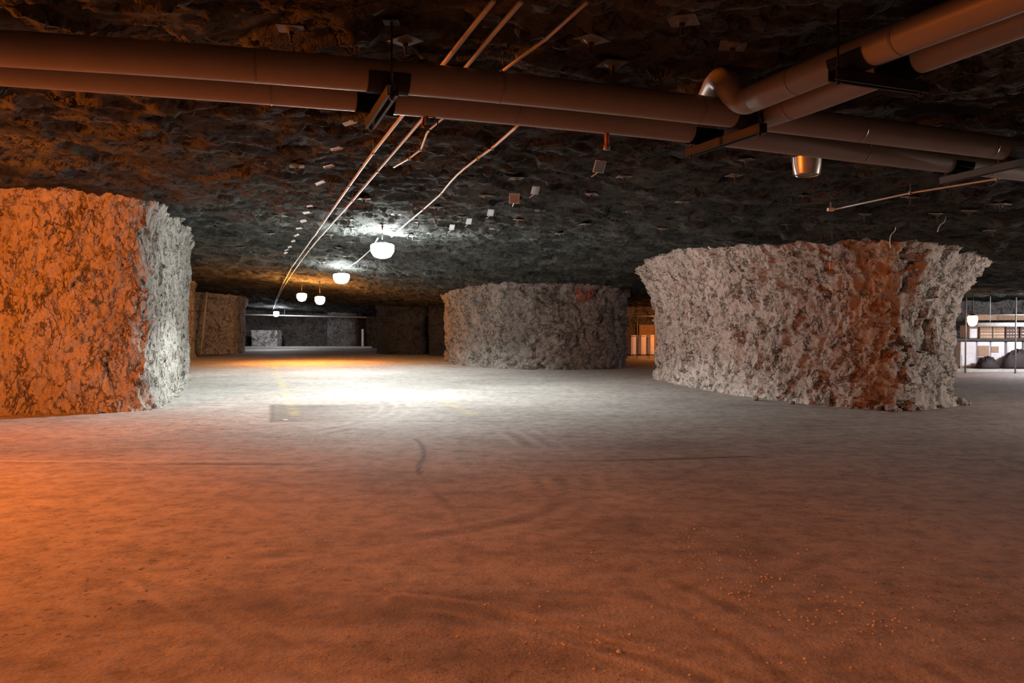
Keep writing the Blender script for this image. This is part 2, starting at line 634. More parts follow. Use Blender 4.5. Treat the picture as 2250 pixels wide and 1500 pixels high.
def floor_material():
    k = NT('dusty_concrete')
    a = k.noise(0.35, 5, 0.6)
    b = k.noise(5.0, 6, 0.7)
    c = k.ramp(a, [(0.28, (0.385, 0.36, 0.34)), (0.7, (0.53, 0.51, 0.49))])
    c = k.mix(0.6, c, k.ramp(b, [(0.34, (0.38, 0.37, 0.36)), (0.57, (1, 1, 1))]), 'MULTIPLY')
    c = k.mix(0.35, c, k.ramp(k.noise(1.6, 6, 0.7, k.map((0.7, 1.3, 1), (0, 0, 0.25))), [(0.36, (0.45, 0.42, 0.40)), (0.56, (1, 1, 1))]), 'MULTIPLY')
    sp = k.noise(16.0, 5, 0.7, k.map((1, 1, 1), (0, 0, 0.6)), 0.6)
    dot = k.ramp(sp, [(0.60, (0, 0, 0)), (0.67, (1, 1, 1))])
    area = k.ramp(k.noise(0.45, 3, 0.5), [(0.42, (0.08, 0.08, 0.08)), (0.62, (1, 1, 1))])
    dotm = k.mix(1.0, dot, area, 'MULTIPLY')
    c = k.mix(k.math('MULTIPLY', dotm, 0.65), c, (0.08, 0.068, 0.06))  # shadows of small lumps painted as dark specks
    for nm, col, f in (('dark_dirt', (0.085, 0.075, 0.068), 0.95), ('pale_dust', (0.72, 0.70, 0.67), 0.9), ('yellow_paint', (0.62, 0.52, 0.16), 0.75)):
        at = k.n('ShaderNodeAttribute', attribute_name=nm)
        c = k.mix(k.math('MULTIPLY', at.outputs['Fac'], f), c, col)
    k.base(c)
    k.b.inputs['Roughness'].default_value = 0.85
    k.b.inputs['Specular IOR Level'].default_value = 0.25
    h = k.math('ADD', k.math('MULTIPLY', b, 0.5), k.math('MULTIPLY', k.noise(40, 4, 0.6), 0.25))
    h = k.math('ADD', h, k.math('MULTIPLY', k.noise(1.8, 4, 0.6), 0.8))
    h = k.math('ADD', h, k.math('MULTIPLY', dotm, 0.5))
    k.bump(h, 0.9, 0.03)
    return k.m


floor = mesh_np('floor', floor_xyz, grid_faces(len(xs), len(ys)), floor_material())
props(floor, 'dusty concrete floor of the mine with tyre tracks', 'floor', kind='structure')
for nm, arr in (('dark_dirt', dark), ('pale_dust', pale), ('yellow_paint', yellow)):
    floor.data.attributes.new(nm, 'FLOAT', 'POINT').data.foreach_set('value', arr.astype(np.float32).clip(0, 1))
bvh_floor = BVHTree.FromObject(floor, bpy.context.evaluated_depsgraph_get())


def ground_z(x_, y_):
    h = bvh_floor.ray_cast(Vector((x_, y_, 1.0)), Vector((0, 0, -1)))
    return h[0].z if h[0] is not None else 0.0


# ------------------------------------------------------------------ rock pillars
PILLAR_BVH = {}


def pillar(name, foot, label, mat, seed, step, flare=(0.22, 0.75, 0.62, 1.5), amp=(0.10, 0.095, 0.03), stretch=(1, 1, 1), toe=0.12, rounds=2, top=0.35):
    pts = [Vector((p[0], p[1])) for p in foot]
    for _ in range(rounds):
        q = []
        for a, b in zip(pts, pts[1:] + pts[:1]):
            q += [a.lerp(b, 0.22), a.lerp(b, 0.78)]
        pts = q
    area = sum(a.x * b.y - b.x * a.y for a, b in zip(pts, pts[1:] + pts[:1]))
    if area < 0: pts = pts[::-1]
    cen = Vector((sum(p.x for p in pts) / len(pts), sum(p.y for p in pts) / len(pts)))
    cols = []
    for a, b in zip(pts, pts[1:] + pts[:1]):
        n = Vector(((b - a).y, -(b - a).x)).normalized()
        mid = (a + b) / 2
        seen = n.dot(-mid.normalized()) > -0.35
        m = max(1, int((b - a).length / (step if seen else step * 6)))
        for i in range(m): cols.append(a.lerp(b, i / m))
    C = np.array([(p.x, p.y) for p in cols])
    N = len(C)
    per = np.hypot(*(np.roll(C, -1, 0) - C).T)
    # outward normals, smoothed over about 0.6 m of outline
    T = np.roll(C, -1, 0) - np.roll(C, 1, 0)
    n = np.stack([T[:, 1], -T[:, 0]], 1)
    n /= np.linalg.norm(n, axis=1)[:, None]
    for _ in range(int(0.35 / step) ** 2 // 4 + 4):
        n = (np.roll(n, 1, 0) + 2 * n + np.roll(n, -1, 0)) / 4
    n /= np.linalg.norm(n, axis=1)[:, None]
    hgt = zc(C[:, 0], C[:, 1])
    rows = int(4.2 / step)
    v = np.linspace(0, 1, rows)[:, None]
    off = flare[0] * v + flare[1] * np.clip((v - flare[2]) / (1 - flare[2]), 0, 1) ** flare[3] + toe * np.clip(1 - v / 0.12, 0, 1) ** 2
    px = C[None, :, 0] + n[None, :, 0] * off
    py = C[None, :, 1] + n[None, :, 1] * off
    zt = zc(px[-1], py[-1]) + top
    pz = -0.12 + (zt[None, :] + 0.12) * v
    P = np.stack([px.ravel(), py.ravel(), pz.ravel()], 1)
    S = P * np.array(stretch)
    W = S + 0.09 * np.stack([fbm(S * 1.4, 3, seed + 1), fbm(S * 1.4, 3, seed + 2), fbm(S * 1.4, 3, seed + 3)], 1)
    a, ea = facets(W * 1.15, seed + 4, 1.0)
    b, eb = facets(W * 2.9 + 3.3, seed + 5, 1.1)
    e, ee = facets(W * np.array([8.5, 8.5, 5.0]) + 7.7, seed + 10, 1.1)
    d = amp[0] * (0.75 * a + 0.8 * fbm(S * 0.7, 3, seed + 6)) + amp[1] * b + amp[2] * (0.55 * e + 0.8 * fbm(S * 9, 4, seed + 7))
    cut = np.abs(fbm(S * np.array([1.5, 1.5, 0.9]) + 9.1, 4, seed + 11, 0.6))
    d = d - 0.075 * np.exp(-(cut / 0.022) ** 2) * np.clip(3 * vnoise(S * 0.9, seed + 8), 0, 1)
    cut = np.abs(fbm(S * np.array([3.6, 3.6, 2.4]) + 4.1, 3, seed + 12, 0.6))
    d = d - 0.035 * np.exp(-(cut / 0.035) ** 2) * np.clip(3 * vnoise(S * 1.7 + 5, seed + 13), 0, 1)
    nn = np.tile(n, (rows, 1))
    P[:, 0] += nn[:, 0] * d
    P[:, 1] += nn[:, 1] * d
    P[:, 2] += 0.25 * amp[0] * fbm(S * 2.2, 3, seed + 9)
    i = np.arange(N)
    f = []
    for r in range(rows - 1):
        f.append(np.stack([r * N + i, r * N + (i + 1) % N, (r + 1) * N + (i + 1) % N, (r + 1) * N + i], 1))
    P[:, 0] -= cen.x
    P[:, 1] -= cen.y
    o = mesh_np(name, P, np.concatenate(f), mat, loc=(cen.x, cen.y, 0))
    props(o, label, 'rock pillar', 'rock pillars holding up the roof')
    bpy.context.view_layer.update()
    Q = P.copy()
    Q[:, 0] += cen.x
    Q[:, 1] += cen.y
    bv = BVHTree.FromPolygons([Vector(p) for p in Q], [tuple(map(int, q)) for q in np.concatenate(f)])
    return o, bv, cen


pill_right, bvh_right, cen_right = pillar(
    'rock_pillar', [(4.75, 24.6), (5.3, 20.8), (5.95, 18.5), (7.25, 16.55), (8.0, 16.45), (9.5, 17.4), (9.9, 20), (9.7, 27.5), (6, 28.5), (4.7, 27)],
    'broad grey rock pillar right of centre flaring out to the roof, with an orange band of rust and painted lamplight', M_RUST_LIT, 100, 0.026)
pill_left, bvh_left, cen_left = pillar(
    'rock_pillar', [(-18, 14.6), (-9.7, 15.55), (-7.55, 16.2), (-7.3, 16.7), (-7.75, 18.2), (-8.9, 22.0), (-10.6, 27), (-14, 31), (-22, 30), (-22, 15)],
    'rock pillar at the left edge, glowing orange on its front with a pale grey side', M_PILLAR_V, 200, 0.026,
    flare=(0.05, 0.40, 0.80, 1.8), amp=(0.085, 0.05, 0.03), toe=0.1, stretch=(1.1, 1.1, 0.85))
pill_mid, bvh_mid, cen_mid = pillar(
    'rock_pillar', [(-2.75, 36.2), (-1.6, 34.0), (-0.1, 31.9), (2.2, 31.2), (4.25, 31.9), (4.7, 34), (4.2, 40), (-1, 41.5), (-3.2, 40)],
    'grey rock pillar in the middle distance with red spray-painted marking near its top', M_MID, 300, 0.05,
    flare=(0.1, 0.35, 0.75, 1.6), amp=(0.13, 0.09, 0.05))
pillar('rock_pillar', [(-17.6, 37.5), (-16.3, 40.5), (-17.0, 44.6), (-20, 46), (-23, 44), (-22, 38)],
       'orange-lit rock pillar just visible past the grey side of the left pillar', M_PILLAR, 400, 0.08, flare=(0.0, 0.3, 0.8, 1.6), amp=(0.05, 0.03, 0.02))
pillar('rock_pillar', [(-21.5, 49), (-18.6, 48.7), (-16.65, 48.9), (-16.7, 51), (-18, 55), (-22, 56)],
       'dim orange rock pillar at the far left end of the white-lit floor', M_PILLAR, 500, 0.08, flare=(0.1, 0.3, 0.7, 1.3), amp=(0.06, 0.04, 0.02))
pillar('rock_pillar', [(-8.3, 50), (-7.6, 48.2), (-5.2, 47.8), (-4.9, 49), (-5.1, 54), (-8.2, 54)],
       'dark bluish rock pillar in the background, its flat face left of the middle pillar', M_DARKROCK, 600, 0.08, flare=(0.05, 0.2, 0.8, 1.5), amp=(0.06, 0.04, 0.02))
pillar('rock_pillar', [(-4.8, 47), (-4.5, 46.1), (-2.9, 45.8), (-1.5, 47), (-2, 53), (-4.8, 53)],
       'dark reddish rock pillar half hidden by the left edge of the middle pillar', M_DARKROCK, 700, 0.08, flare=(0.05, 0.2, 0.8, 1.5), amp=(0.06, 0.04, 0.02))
pillar('rock_pillar', [(-14.3, 63.2), (-13.9, 62.6), (-12, 62.6), (-11.7, 63.2), (-11.7, 68), (-14.3, 68)],
       'brownish rock face at the far end, left of the slim white post', M_FARROCK, 800, 0.1, flare=(0.0, 0.1, 0.8, 1.5), amp=(0.06, 0.04, 0.02))


# spray-painted marks laid on the rock
def paint_strokes(name, bvh, owner, strokes, width, mat, label=None, lift=0.012):
    bm = bmesh.new()
    for st in strokes:
        pts = []
        for (ax, ay), (bx, by) in zip(st, st[1:]):
            m = max(2, int(math.hypot(bx - ax, by - ay) / 1.5))
            for i in range(m + 1):
                pts.append((ax + (bx - ax) * i / m, ay + (by - ay) * i / m))
        hit = []
        for p in pts:
            r = ray(*p).normalized()
            h = bvh.ray_cast(Vector((0, 0, H)), r)
            if h[0] is not None: hit.append(h[0] - r * lift)
        for a, b in zip(hit, hit[1:]):
            if (b - a).length > 1e-4 and (b - a).length < 0.5:
                tube(bm, [a, b], width * 0.5, 5)
    o = obj(name, bm, mat, owner, loc=-owner.location)
    if label: o['label'] = label
    return o


paint_strokes('painted_lettering', bvh_mid, pill_mid, [
    [(1264, 640), (1269, 632), (1266, 663)],
    [(1288, 634), (1277, 642), (1274, 655), (1279, 661), (1286, 657), (1286, 650), (1276, 650)],
    [(1292, 664), (1296, 637), (1302, 639), (1302, 648), (1294, 651)], ], 0.05, M_RED, 'red spray-painted lettering')
paint_strokes('painted_mark', bvh_mid, pill_mid, [
    [(1133, 632), (1129, 640)], [(1144, 628), (1141, 637), (1148, 642), (1153, 634), (1150, 627), (1144, 628)]], 0.04, M_CABLE, 'black spray-painted mark')
paint_strokes('painted_mark', bvh_right, pill_right, [
    [(1508, 690), (1514, 684), (1526, 687)], [(1510, 686), (1511, 705)]], 0.012, M_RED, 'small red paint mark')


# ------------------------------------------------------------------ walls
def wall(name, a, b, z0, z1, mat, label, thick=0.6):
    a, b = Vector((*a, 0)), Vector((*b, 0))
    L = (b - a).length
    d = (b - a) / L
    n = Vector((d.y, -d.x, 0))
    nx, nz = max(2, int(L / 0.25)), max(2, int((z1 - z0) / 0.2))
    V = []
    for j in range(nz + 1):
        for i in range(nx + 1):
            p = a + d * (L * i / nx)
            V.append((p.x, p.y, z0 + (z1 - z0) * j / nz))
    V = np.array(V)
    r = 0.12 * fbm(V * 0.8, 4, 77)
    V[:, 0] += n.x * r
    V[:, 1] += n.y * r
    m = len(V)
    B = V.copy()
    B[:, 0] -= n.x * thick
    B[:, 1] -= n.y * thick
    f = grid_faces(nx + 1, nz + 1)
    o = mesh_np(name, np.concatenate([V, B]), np.concatenate([f, f[:, ::-1] + m]), mat)
    return props(o, label, 'wall', kind='structure')


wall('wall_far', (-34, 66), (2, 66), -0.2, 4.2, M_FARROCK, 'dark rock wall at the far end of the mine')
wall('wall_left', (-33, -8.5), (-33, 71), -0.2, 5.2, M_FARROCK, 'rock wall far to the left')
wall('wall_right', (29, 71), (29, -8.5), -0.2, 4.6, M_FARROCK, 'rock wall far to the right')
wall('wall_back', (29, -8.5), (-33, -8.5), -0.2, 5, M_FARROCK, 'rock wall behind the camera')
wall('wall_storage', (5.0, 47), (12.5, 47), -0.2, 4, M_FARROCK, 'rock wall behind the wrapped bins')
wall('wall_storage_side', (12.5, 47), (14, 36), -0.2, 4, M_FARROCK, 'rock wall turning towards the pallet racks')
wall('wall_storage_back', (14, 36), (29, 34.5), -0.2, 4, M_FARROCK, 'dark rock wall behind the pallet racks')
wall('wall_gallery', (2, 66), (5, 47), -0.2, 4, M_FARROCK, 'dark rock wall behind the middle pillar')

# ------------------------------------------------------------------ pipes
PZ = 3.63
PR = 0.125


def pipe_points(edge, r=PR, zc_=PZ):
    out = []
    for px, py in edge:
        yy = py
        for _ in range(8):
            p = on_plane(px, yy, zc_)
            yy = py - r * F / (p - Vector((0, 0, H))).length
        out.append(on_plane(px, yy, zc_))
    return out


def straighten(pts, n):
    """same line, smoothed and evenly divided"""
    p = smooth_path(pts, rounds=3)
    L = [0]
    for a, b in zip(p, p[1:]): L.append(L[-1] + (b - a).length)
    out = []
    for i in range(n + 1):
        t = L[-1] * i / n
        j = max(k for k in range(len(L)) if L[k] <= t + 1e-9)
        j = min(j, len(p) - 2)
        out.append(p[j].lerp(p[j + 1], (t - L[j]) / max(1e-9, L[j + 1] - L[j])))
    return out


def local(pts, o): return [p - o for p in pts]


def pipe_thing(pts, label, r=PR, every=6):
    o = pts[len(pts) // 2].copy()
    root = empty('insulated_pipe', o, label, 'pipe', 'insulated pipes under the roof')
    q = local(pts, o)
    bm = bmesh.new()
    tube(bm, q, r, 28)
    obj('pipe_jacket', bm, M_JACKET, root, True)
    for i in range(every // 2, len(q) - 1, every):
        d = (q[i + 1] - q[i]).normalized()
        bm = bmesh.new()
        tube(bm, [q[i] - d * 0.012, q[i] + d * 0.012], r + 0.0015, 28)
        obj('jacket_band', bm, M_BAND, root, True)
    return root


E1 = [(-420, 107), (-150, 127), (0, 138), (400, 165), (850, 201), (1200, 234), (1600, 276), (2000, 322), (2250, 352), (2450, 376)]
E2 = [(-420, 150), (-150, 170), (0, 181), (400, 212), (850, 247), (1200, 279), (1500, 309), (1800, 344), (2000, 367), (2230, 392), (2450, 414)]
EB = [(1668, 284), (1800, 240), (1940, 186), (2250, 72), (2500, -22), (2750, -120)]
EA = [(1632, 252), (1850, 165), (2050, 90), (2250, 15), (2450, -65)]
P1 = straighten(pipe_points(E1), 40)
P2 = straighten(pipe_points(E2), 40)
PB = straighten(pipe_points(EB, 0.115), 18)
PA = straighten(pipe_points(EA, 0.115), 18)
pipe_thing(P1, 'long insulated pipe crossing under the roof, the nearer of the two main runs')
pipe_thing(P2, 'long insulated pipe crossing under the roof, the farther of the two main runs')
# lower branch meets the near run in a tee
near1 = min(P1, key=lambda p: (p - PB[0]).length)
rb = pipe_thing([near1.lerp(PB[0], 0.15)] + PB, 'lower branch pipe, straight to its tee, running to the top right corner', 0.115)
# upper branch ends in an elbow, climbs and crosses to the far run
c = PA[0]
arch = [c + Vector((-0.16, 0.05, 0.21)), c + Vector((-0.15, 0.25, 0.27)), c + Vector((-0.12, 0.75, 0.22))]
ra = pipe_thing(PA[1:], 'upper branch pipe with an elbow, running to the top right corner', 0.115)
bm = bmesh.new()
tube(bm, local(smooth_path([PA[1], c + (c - PA[1]).normalized() * 0.02] + arch, rounds=3), ra.location), 0.115, 28)
obj('elbow', bm, M_JACKET, ra, True)


def nearest_on(path, px):
    best = None
    for a, b in zip(path, path[1:]):
        for i in range(20):
            p = a.lerp(b, i / 20)
            d = p - Vector((0, 0, H))
            depth = d.y * _cp - d.z * _sp
            u = 1125 + F * d.x / depth
            if best is None or abs(u - px) < best[0]: best = (abs(u - px), p, (b - a).normalized())
    return best[1], best[2]


def hanger(pa, pb, dir_, r, label, ext=0.12):
    """steel channel slung under two pipes on a pair of threaded rods"""
    ax = (pb - pa)
    ax.z = 0
    L = ax.length
    ax.normalize()
    mid = (pa + pb) / 2
    base = Vector((mid.x, mid.y, PZ - r))
    root = empty('pipe_hanger', base, label, 'pipe hanger', 'pipe hangers')
    rot = Matrix((ax, Vector((-ax.y, ax.x, 0)), Vector((0, 0, 1)))).transposed()
    half = L / 2 + r + ext
    bm = bmesh.new()
    for (sy, sz, cy, cz) in ((0.082, 0.006, 0, -0.005), (0.006, 0.08, -0.038, -0.042), (0.006, 0.08, 0.038, -0.042), (0.022, 0.006, -0.03, -0.081), (0.022, 0.006, 0.03, -0.081)):
        box(bm, rot @ Vector((0, cy, cz)), (2 * half, sy, sz), rot)
    obj('channel', bm, M_STRUT, root)
    for s in (-1, 1):
        foot = rot @ Vector((s * (half - 0.05), 0, -0.11))
        top = roof_z(base.x + foot.x, base.y + foot.y) - base.z + 0.03
        bm = bmesh.new()
        tube(bm, [foot, Vector((foot.x, foot.y, top))], 0.009, 8)
        rod = obj('rod', bm, M_STRUT, root, True)
        for zz in (0.005, 0.108):
            bm = bmesh.new()
            tube(bm, [foot + Vector((0, 0, zz)), foot + Vector((0, 0, zz + 0.018))], 0.02, 6)
            obj('nut', bm, M_STRUT, rod)
        bm = bmesh.new()
        box(bm, Vector((foot.x, foot.y, top - 0.03)), (0.12, 0.12, 0.012))
        obj('anchor_plate', bm, M_STRUT, rod)
    for p in (pa, pb):
        bm = bmesh.new()
        d = dir_
        n = 14
        A, B = [], []
        for k in range(n + 1):
            t = PI * (1.0 + k / n)
            off = (rot @ Vector((1, 0, 0))) * math.cos(t) * (r + 0.008) + Vector((0, 0, 1)) * math.sin(t) * (r + 0.008)
            q = p - base + off
            A.append(bm.verts.new(q - d * 0.16))
            B.append(bm.verts.new(q + d * 0.16))
        for k in range(n): bm.faces.new((A[k], A[k + 1], B[k + 1], B[k]))
        bmesh.ops.solidify(bm, geom=bm.faces[:], thickness=0.005)
        obj('pipe_saddle', bm, M_STRUT, root, True)
    return root


a, d1 = nearest_on(P1, 850)
b, _ = nearest_on(P2, 822)
hanger(a, b, d1, PR, 'dark steel hanger under the two main pipes, above the lit lamps')
a, d1 = nearest_on(P1, 1640)
b, _ = nearest_on(P2, 1545)
hanger(a, b, d1, PR, 'dark steel hanger under the main pipes where the branch pipes join')
a, d1 = nearest_on(P1, 2225)
b, _ = nearest_on(P2, 2105)
hanger(a, b, d1, PR, 'dark steel hanger under the main pipes at the right edge')
a, d1 = nearest_on(PA, 1880)
b, _ = nearest_on(PB, 1985)
hanger(a, b, d1, 0.115, 'dark steel hanger under the two branch pipes', 0.1)

# short rusty drop pipe and a loop of cable below the far run
p, d1 = nearest_on(P2, 1335)
root = empty('drop_pipe', p + Vector((0, 0.1, -PR)), 'short rusty pipe stub hanging under the far main pipe', 'pipe stub')
bm = bmesh.new()
tube(bm, [(0, -0.1, 0.02), (0, -0.1, -0.11)], 0.022, 10)
obj('stub', bm, plain('rusty_pipe', (0.35, 0.14, 0.07), 0.7), root, True)
bm = bmesh.new()
tube(bm, [(0, -0.1, -0.11), (0, -0.1, -0.15)], 0.03, 10)
obj('end_cap', bm, M_BAND, root, True)
p, d1 = nearest_on(P2, 938)
root = empty('cable_loop', p + Vector((0, 0, -PR)), 'loop of cable tied under the far main pipe beside the hanger', 'cable loop')
for k, (dx, rr) in enumerate(((-0.035, 0.055), (-0.02, 0.06), (0.03, 0.06))):
    bm = bmesh.new()
    pts = []
    for i in range(25):
        t = 2 * PI * i / 24
        if k < 2: pts.append((dx + 0.012 * math.cos(t), -0.03 * math.sin(t) * 0.6, -0.03 + rr * math.cos(t)))
        else: pts.append((dx + rr * math.sin(t), 0.02 * math.sin(t), -0.055 + rr * math.cos(t)))
    tube(bm, pts, 0.006, 8)
    obj('cable_turn', bm, M_ORANGE_P if k < 2 else M_CABLE, root, True)
bm = bmesh.new()
tube(bm, [(0, 0, 0.01), (0, 0, -0.05)], 0.008, 8)
obj('tie', bm, M_CABLE, root, True)


# ------------------------------------------------------------------ conduits
def conduit(px, label, r, off=0.11, mat=M_GALV, strap_at=(), name='conduit', smooth=0):
    pts = [on_ceil(*p, off) if len(p) == 2 else Vector(p) for p in px]
    dense = []
    for a, b in zip(pts, pts[1:]):
        m = max(1, int((b - a).length / 0.6))
        for i in range(m):
            q = a.lerp(b, i / m)
            q.z = min(q.z, roof_z(q.x, q.y) - 0.05)
            dense.append(q)
    dense.append(pts[-1])
    if smooth: dense = smooth_path(dense, rounds=smooth)
    o = dense[0].copy()
    root = empty(name, o, label, 'conduit', 'steel conduits along the roof')
    bm = bmesh.new()
    tube(bm, local(dense, o), r, 10)
    obj('tube', bm, mat, root, True)
    for i in list(strap_at):
        q = pts[i]
        bm = bmesh.new()
        tz = roof_z(q.x, q.y) + 0.03
        tube(bm, [q - o, Vector((q.x, q.y, tz)) - o], 0.006, 6)
        box(bm, q - o, (0.03, 0.05, 2 * r + 0.02))
        obj('strap', bm, M_WIRE, root)
    return root, dense


conduit([(1085, 0), (975, 140), (885, 253), (820, 335), (768, 407), (710, 490), (678, 535), (640, 588), (622, 622), (606, 660), (590, 690)],
        'galvanised conduit along the roof, the left one of the pair leading towards the lamps', 0.019, strap_at=(3, 4, 5, 6, 7, 8))
conduit([(1145, 0), (1025, 145), (925, 265), (830, 375), (775, 440), (700, 524), (680, 548), (662, 572), (640, 603), (620, 635), (604, 670)],
        'galvanised conduit along the roof, the right one of the pair leading towards the lamps', 0.019, strap_at=(3, 4, 5, 6, 7, 8))
conduit([(1290, 0), (1200, 78), (1105, 155), (1035, 208), (975, 258), (945, 283), (938, 292), (925, 328), (900, 347), (865, 367)],
        'thin conduit that bends at the cable loop and ends at the roof', 0.014, strap_at=(2, 7, 8))
L1 = on_ceil(840, 508, 0.0)
L1 = Vector((L1.x, L1.y, roof_z(L1.x, L1.y)))
L2 = on_ceil(750, 583, 0.0)
L2 = Vector((L2.x, L2.y, roof_z(L2.x, L2.y)))
conduit([(1140, 274), (1082, 325), (1050, 347), (1010, 378), (985, 405), (970, 425), (930, 460), (882, 500), tuple(L1 + Vector((0.25, -0.15, -0.10)))],
        'galvanised conduit curving down from the pipes to the nearer lit lamp', 0.017, strap_at=(1, 2, 5, 6), smooth=1)
conduit([tuple(L1 + Vector((-0.15, 0.25, -0.10))), (815, 548), (783, 576), tuple(L2 + Vector((0.2, -0.3, -0.10)))],
        'galvanised conduit joining the two lit white lamps', 0.017, strap_at=(1,))
root, dense = conduit([(2290, 379), (2190, 393), (2000, 424), (1832, 460)], 'thin conduit at the right running from the pipes to a small white roof box', 0.013, strap_at=(1, 2))
e = dense[-1]
bx = empty('junction_box', e, 'small white box on the roof at the end of the right-hand conduit', 'junction box')
bm = bmesh.new()
box(bm, (-0.05, 0, 0), (0.10, 0.08, 0.05), bevel=0.006)
obj('housing', bm, M_CARD, bx)
bm = bmesh.new()
tube(bm, [(-0.05, 0, 0.02), (-0.05, 0, roof_z(e.x - 0.05, e.y) - e.z + 0.03)], 0.012, 8)
obj('bracket', bm, M_WIRE, bx)
pt = Vector((e.x + 0.015, e.y + 0.1, roof_z(e.x + 0.015, e.y + 0.1) + 0.02))
low = at_depth(1833, 590, pt.y)
pull = empty('pull_switch', pt, 'white and orange pull tag hanging on a dark cord before the right pillar', 'pull switch')
bm = bmesh.new()
tube(bm, [(0, 0, 0), (0, 0, low.z - pt.z + 0.1)], 0.005, 6)
obj('cord', bm, M_CABLE, pull, True)
bm = bmesh.new()
box(bm, (0.012, 0, low.z - pt.z + 0.045), (0.06, 0.03, 0.11), bevel=0.006)
obj('tag_body', bm, M_CARD, pull)
bm = bmesh.new()
box(bm, (-0.026, -0.002, low.z - pt.z + 0.045), (0.022, 0.032, 0.108), bevel=0.004)
obj('tag_edge', bm, M_ORANGE_P, pull)


# ------------------------------------------------------------------ lamps
def batwing(d):
    """wide 'batwing' throw of a high-bay reflector: brighter towards the rim of the cone"""
    d.use_nodes = True
    nt = d.node_tree
    em = nt.nodes['Emission']
    gm = nt.nodes.new('ShaderNodeNewGeometry')
    sp = nt.nodes.new('ShaderNodeSeparateXYZ')
    nt.links.new(gm.outputs['Incoming'], sp.inputs[0])
    last = sp.outputs[2]
    for op, v in (('ABSOLUTE', 0), ('MAXIMUM', 0.28), ('POWER', -2.5)):
        m_ = nt.nodes.new('ShaderNodeMath')
        m_.operation = op
        nt.links.new(last, m_.inputs[0])
        m_.inputs[1].default_value = v
        last = m_.outputs[0]
    nt.links.new(last, em.inputs['Strength'])


def bay_lamp(loc, drop, mat, label, rad=0.24, name='high_bay_lamp', plate=0.30, beam=None, group='lit lamps hanging from the roof'):
    """loc = point on the roof; the lamp hangs below it"""
    root = empty(name, loc, label, 'lamp', group)
    bm = bmesh.new()
    tube(bm, [(0, 0, 0.04), (0, 0, -drop)], 0.015, 8)
    obj('stem', bm, M_STRUT, root, True)
    bm = bmesh.new()
    z = -drop
    lathe(bm, [(0, z + 0.0), (plate * 0.22, z), (plate * 0.5, z - 0.045), (plate * 0.5, z - 0.06), (0, z - 0.06)], 12)
    obj('ballast_cover', bm, M_STRUT, root)
    bm = bmesh.new()
    lathe(bm, [(0, z - 0.065), (rad * 0.8, z - 0.07), (rad, z - 0.11), (rad * 0.98, z - 0.26), (rad * 0.7, z - 0.38), (rad * 0.3, z - 0.42), (0, z - 0.425)], 16)
    obj('refractor', bm, mat, root, True)
    if beam:
        d = bpy.data.lights.new('lamp_beam', 'SPOT')
        d.color, d.energy, d.spot_size, d.spot_blend, d.shadow_soft_size = beam[0], beam[1], math.radians(beam[2]), beam[3], rad * 0.8
        batwing(d)
        b_ = bpy.data.objects.new('lamp_beam', d)
        COL.objects.link(b_)
        b_.parent = root
        b_.location = (0, 0, z - 0.47)
    return root


bay_lamp(L1, 0.2, M_L_WHITE, 'nearer of the two blazing white lamps under the roof', 0.29, beam=(MHALIDE, 720, 153, 0.5))
bay_lamp(L2, 0.2, M_L_WHITE_FAR, 'farther of the two blazing white lamps under the roof', 0.29, beam=(MHALIDE, 620, 148, 0.45))
for (px, py), Yd, lab in (((663, 651), 37.5, 'left one of the two orange sodium lamps in the background'), ((703, 658), 36.5, 'right one of the two orange sodium lamps in the background')):
    p = at_depth(px, py, Yd)
    rz = roof_z(p.x, p.y)
    bay_lamp(Vector((p.x, p.y, rz)), rz - p.z - 0.2, M_L_SODIUM, lab, 0.22, plate=0.3, beam=((1.0, 0.26, 0.03), 260, 115, 0.3))
p = at_depth(607, 687, 58)
rz = roof_z(p.x, p.y)
bay_lamp(Vector((p.x, p.y, rz)), max(0.02, rz - p.z - 0.15), M_L_FAR, 'small white lamp far away above the pale block', 0.2, plate=0.3)
p = at_depth(2137, 697, 28)
rz = roof_z(p.x, p.y)
bay_lamp(Vector((p.x, p.y, rz)), rz - p.z - 0.12, M_L_BAY, 'orange lamp beside the right edge of the right pillar', 0.16, plate=0.2)

# unlit aluminium bay light below the pipes
p = at_depth(1773, 367, 10.0)
rz = roof_z(p.x, p.y)
un = empty('bay_light', Vector((p.x, p.y, rz)), 'unlit silver bell-shaped bay light just below the main pipes', 'lamp')
dz = p.z - rz
bm = bmesh.new()
lathe(bm, [(0.165, dz + 0.12), (0.158, dz + 0.02), (0.14, dz - 0.085), (0.134, dz - 0.105), (0.131, dz - 0.103), (0.136, dz - 0.08), (0.152, dz + 0.02), (0.158, dz + 0.115)], 40)
obj('reflector', bm, M_ALU, un, True)
bm = bmesh.new()
lathe(bm, [(0, dz - 0.08), (0.08, dz - 0.088), (0.128, dz - 0.09), (0.128, dz - 0.084), (0, dz - 0.075)], 32)
obj('lens', bm, M_CARD_GREY, un, True)
bm = bmesh.new()
lathe(bm, [(0.166, dz + 0.115), (0.17, dz + 0.13), (0.09, dz + 0.15), (0.09, dz + 0.26), (0, dz + 0.27)], 24)
obj('ballast_cover', bm, M_STRUT, un, True)
bm = bmesh.new()
tube(bm, [(0, 0, dz + 0.26), (0, 0, 0.03)], 0.012, 8)
obj('stem', bm, M_STRUT, un, True)
for s in (-1, 1):
    bm = bmesh.new()
    tube(bm, [(s * 0.16, 0, dz - 0.1 + 0.005), (s * 0.172, 0, dz + 0.05), (s * 0.18, 0, dz + 0.14)], 0.006, 6)
    obj('clamp', bm, M_GALV, un, True)


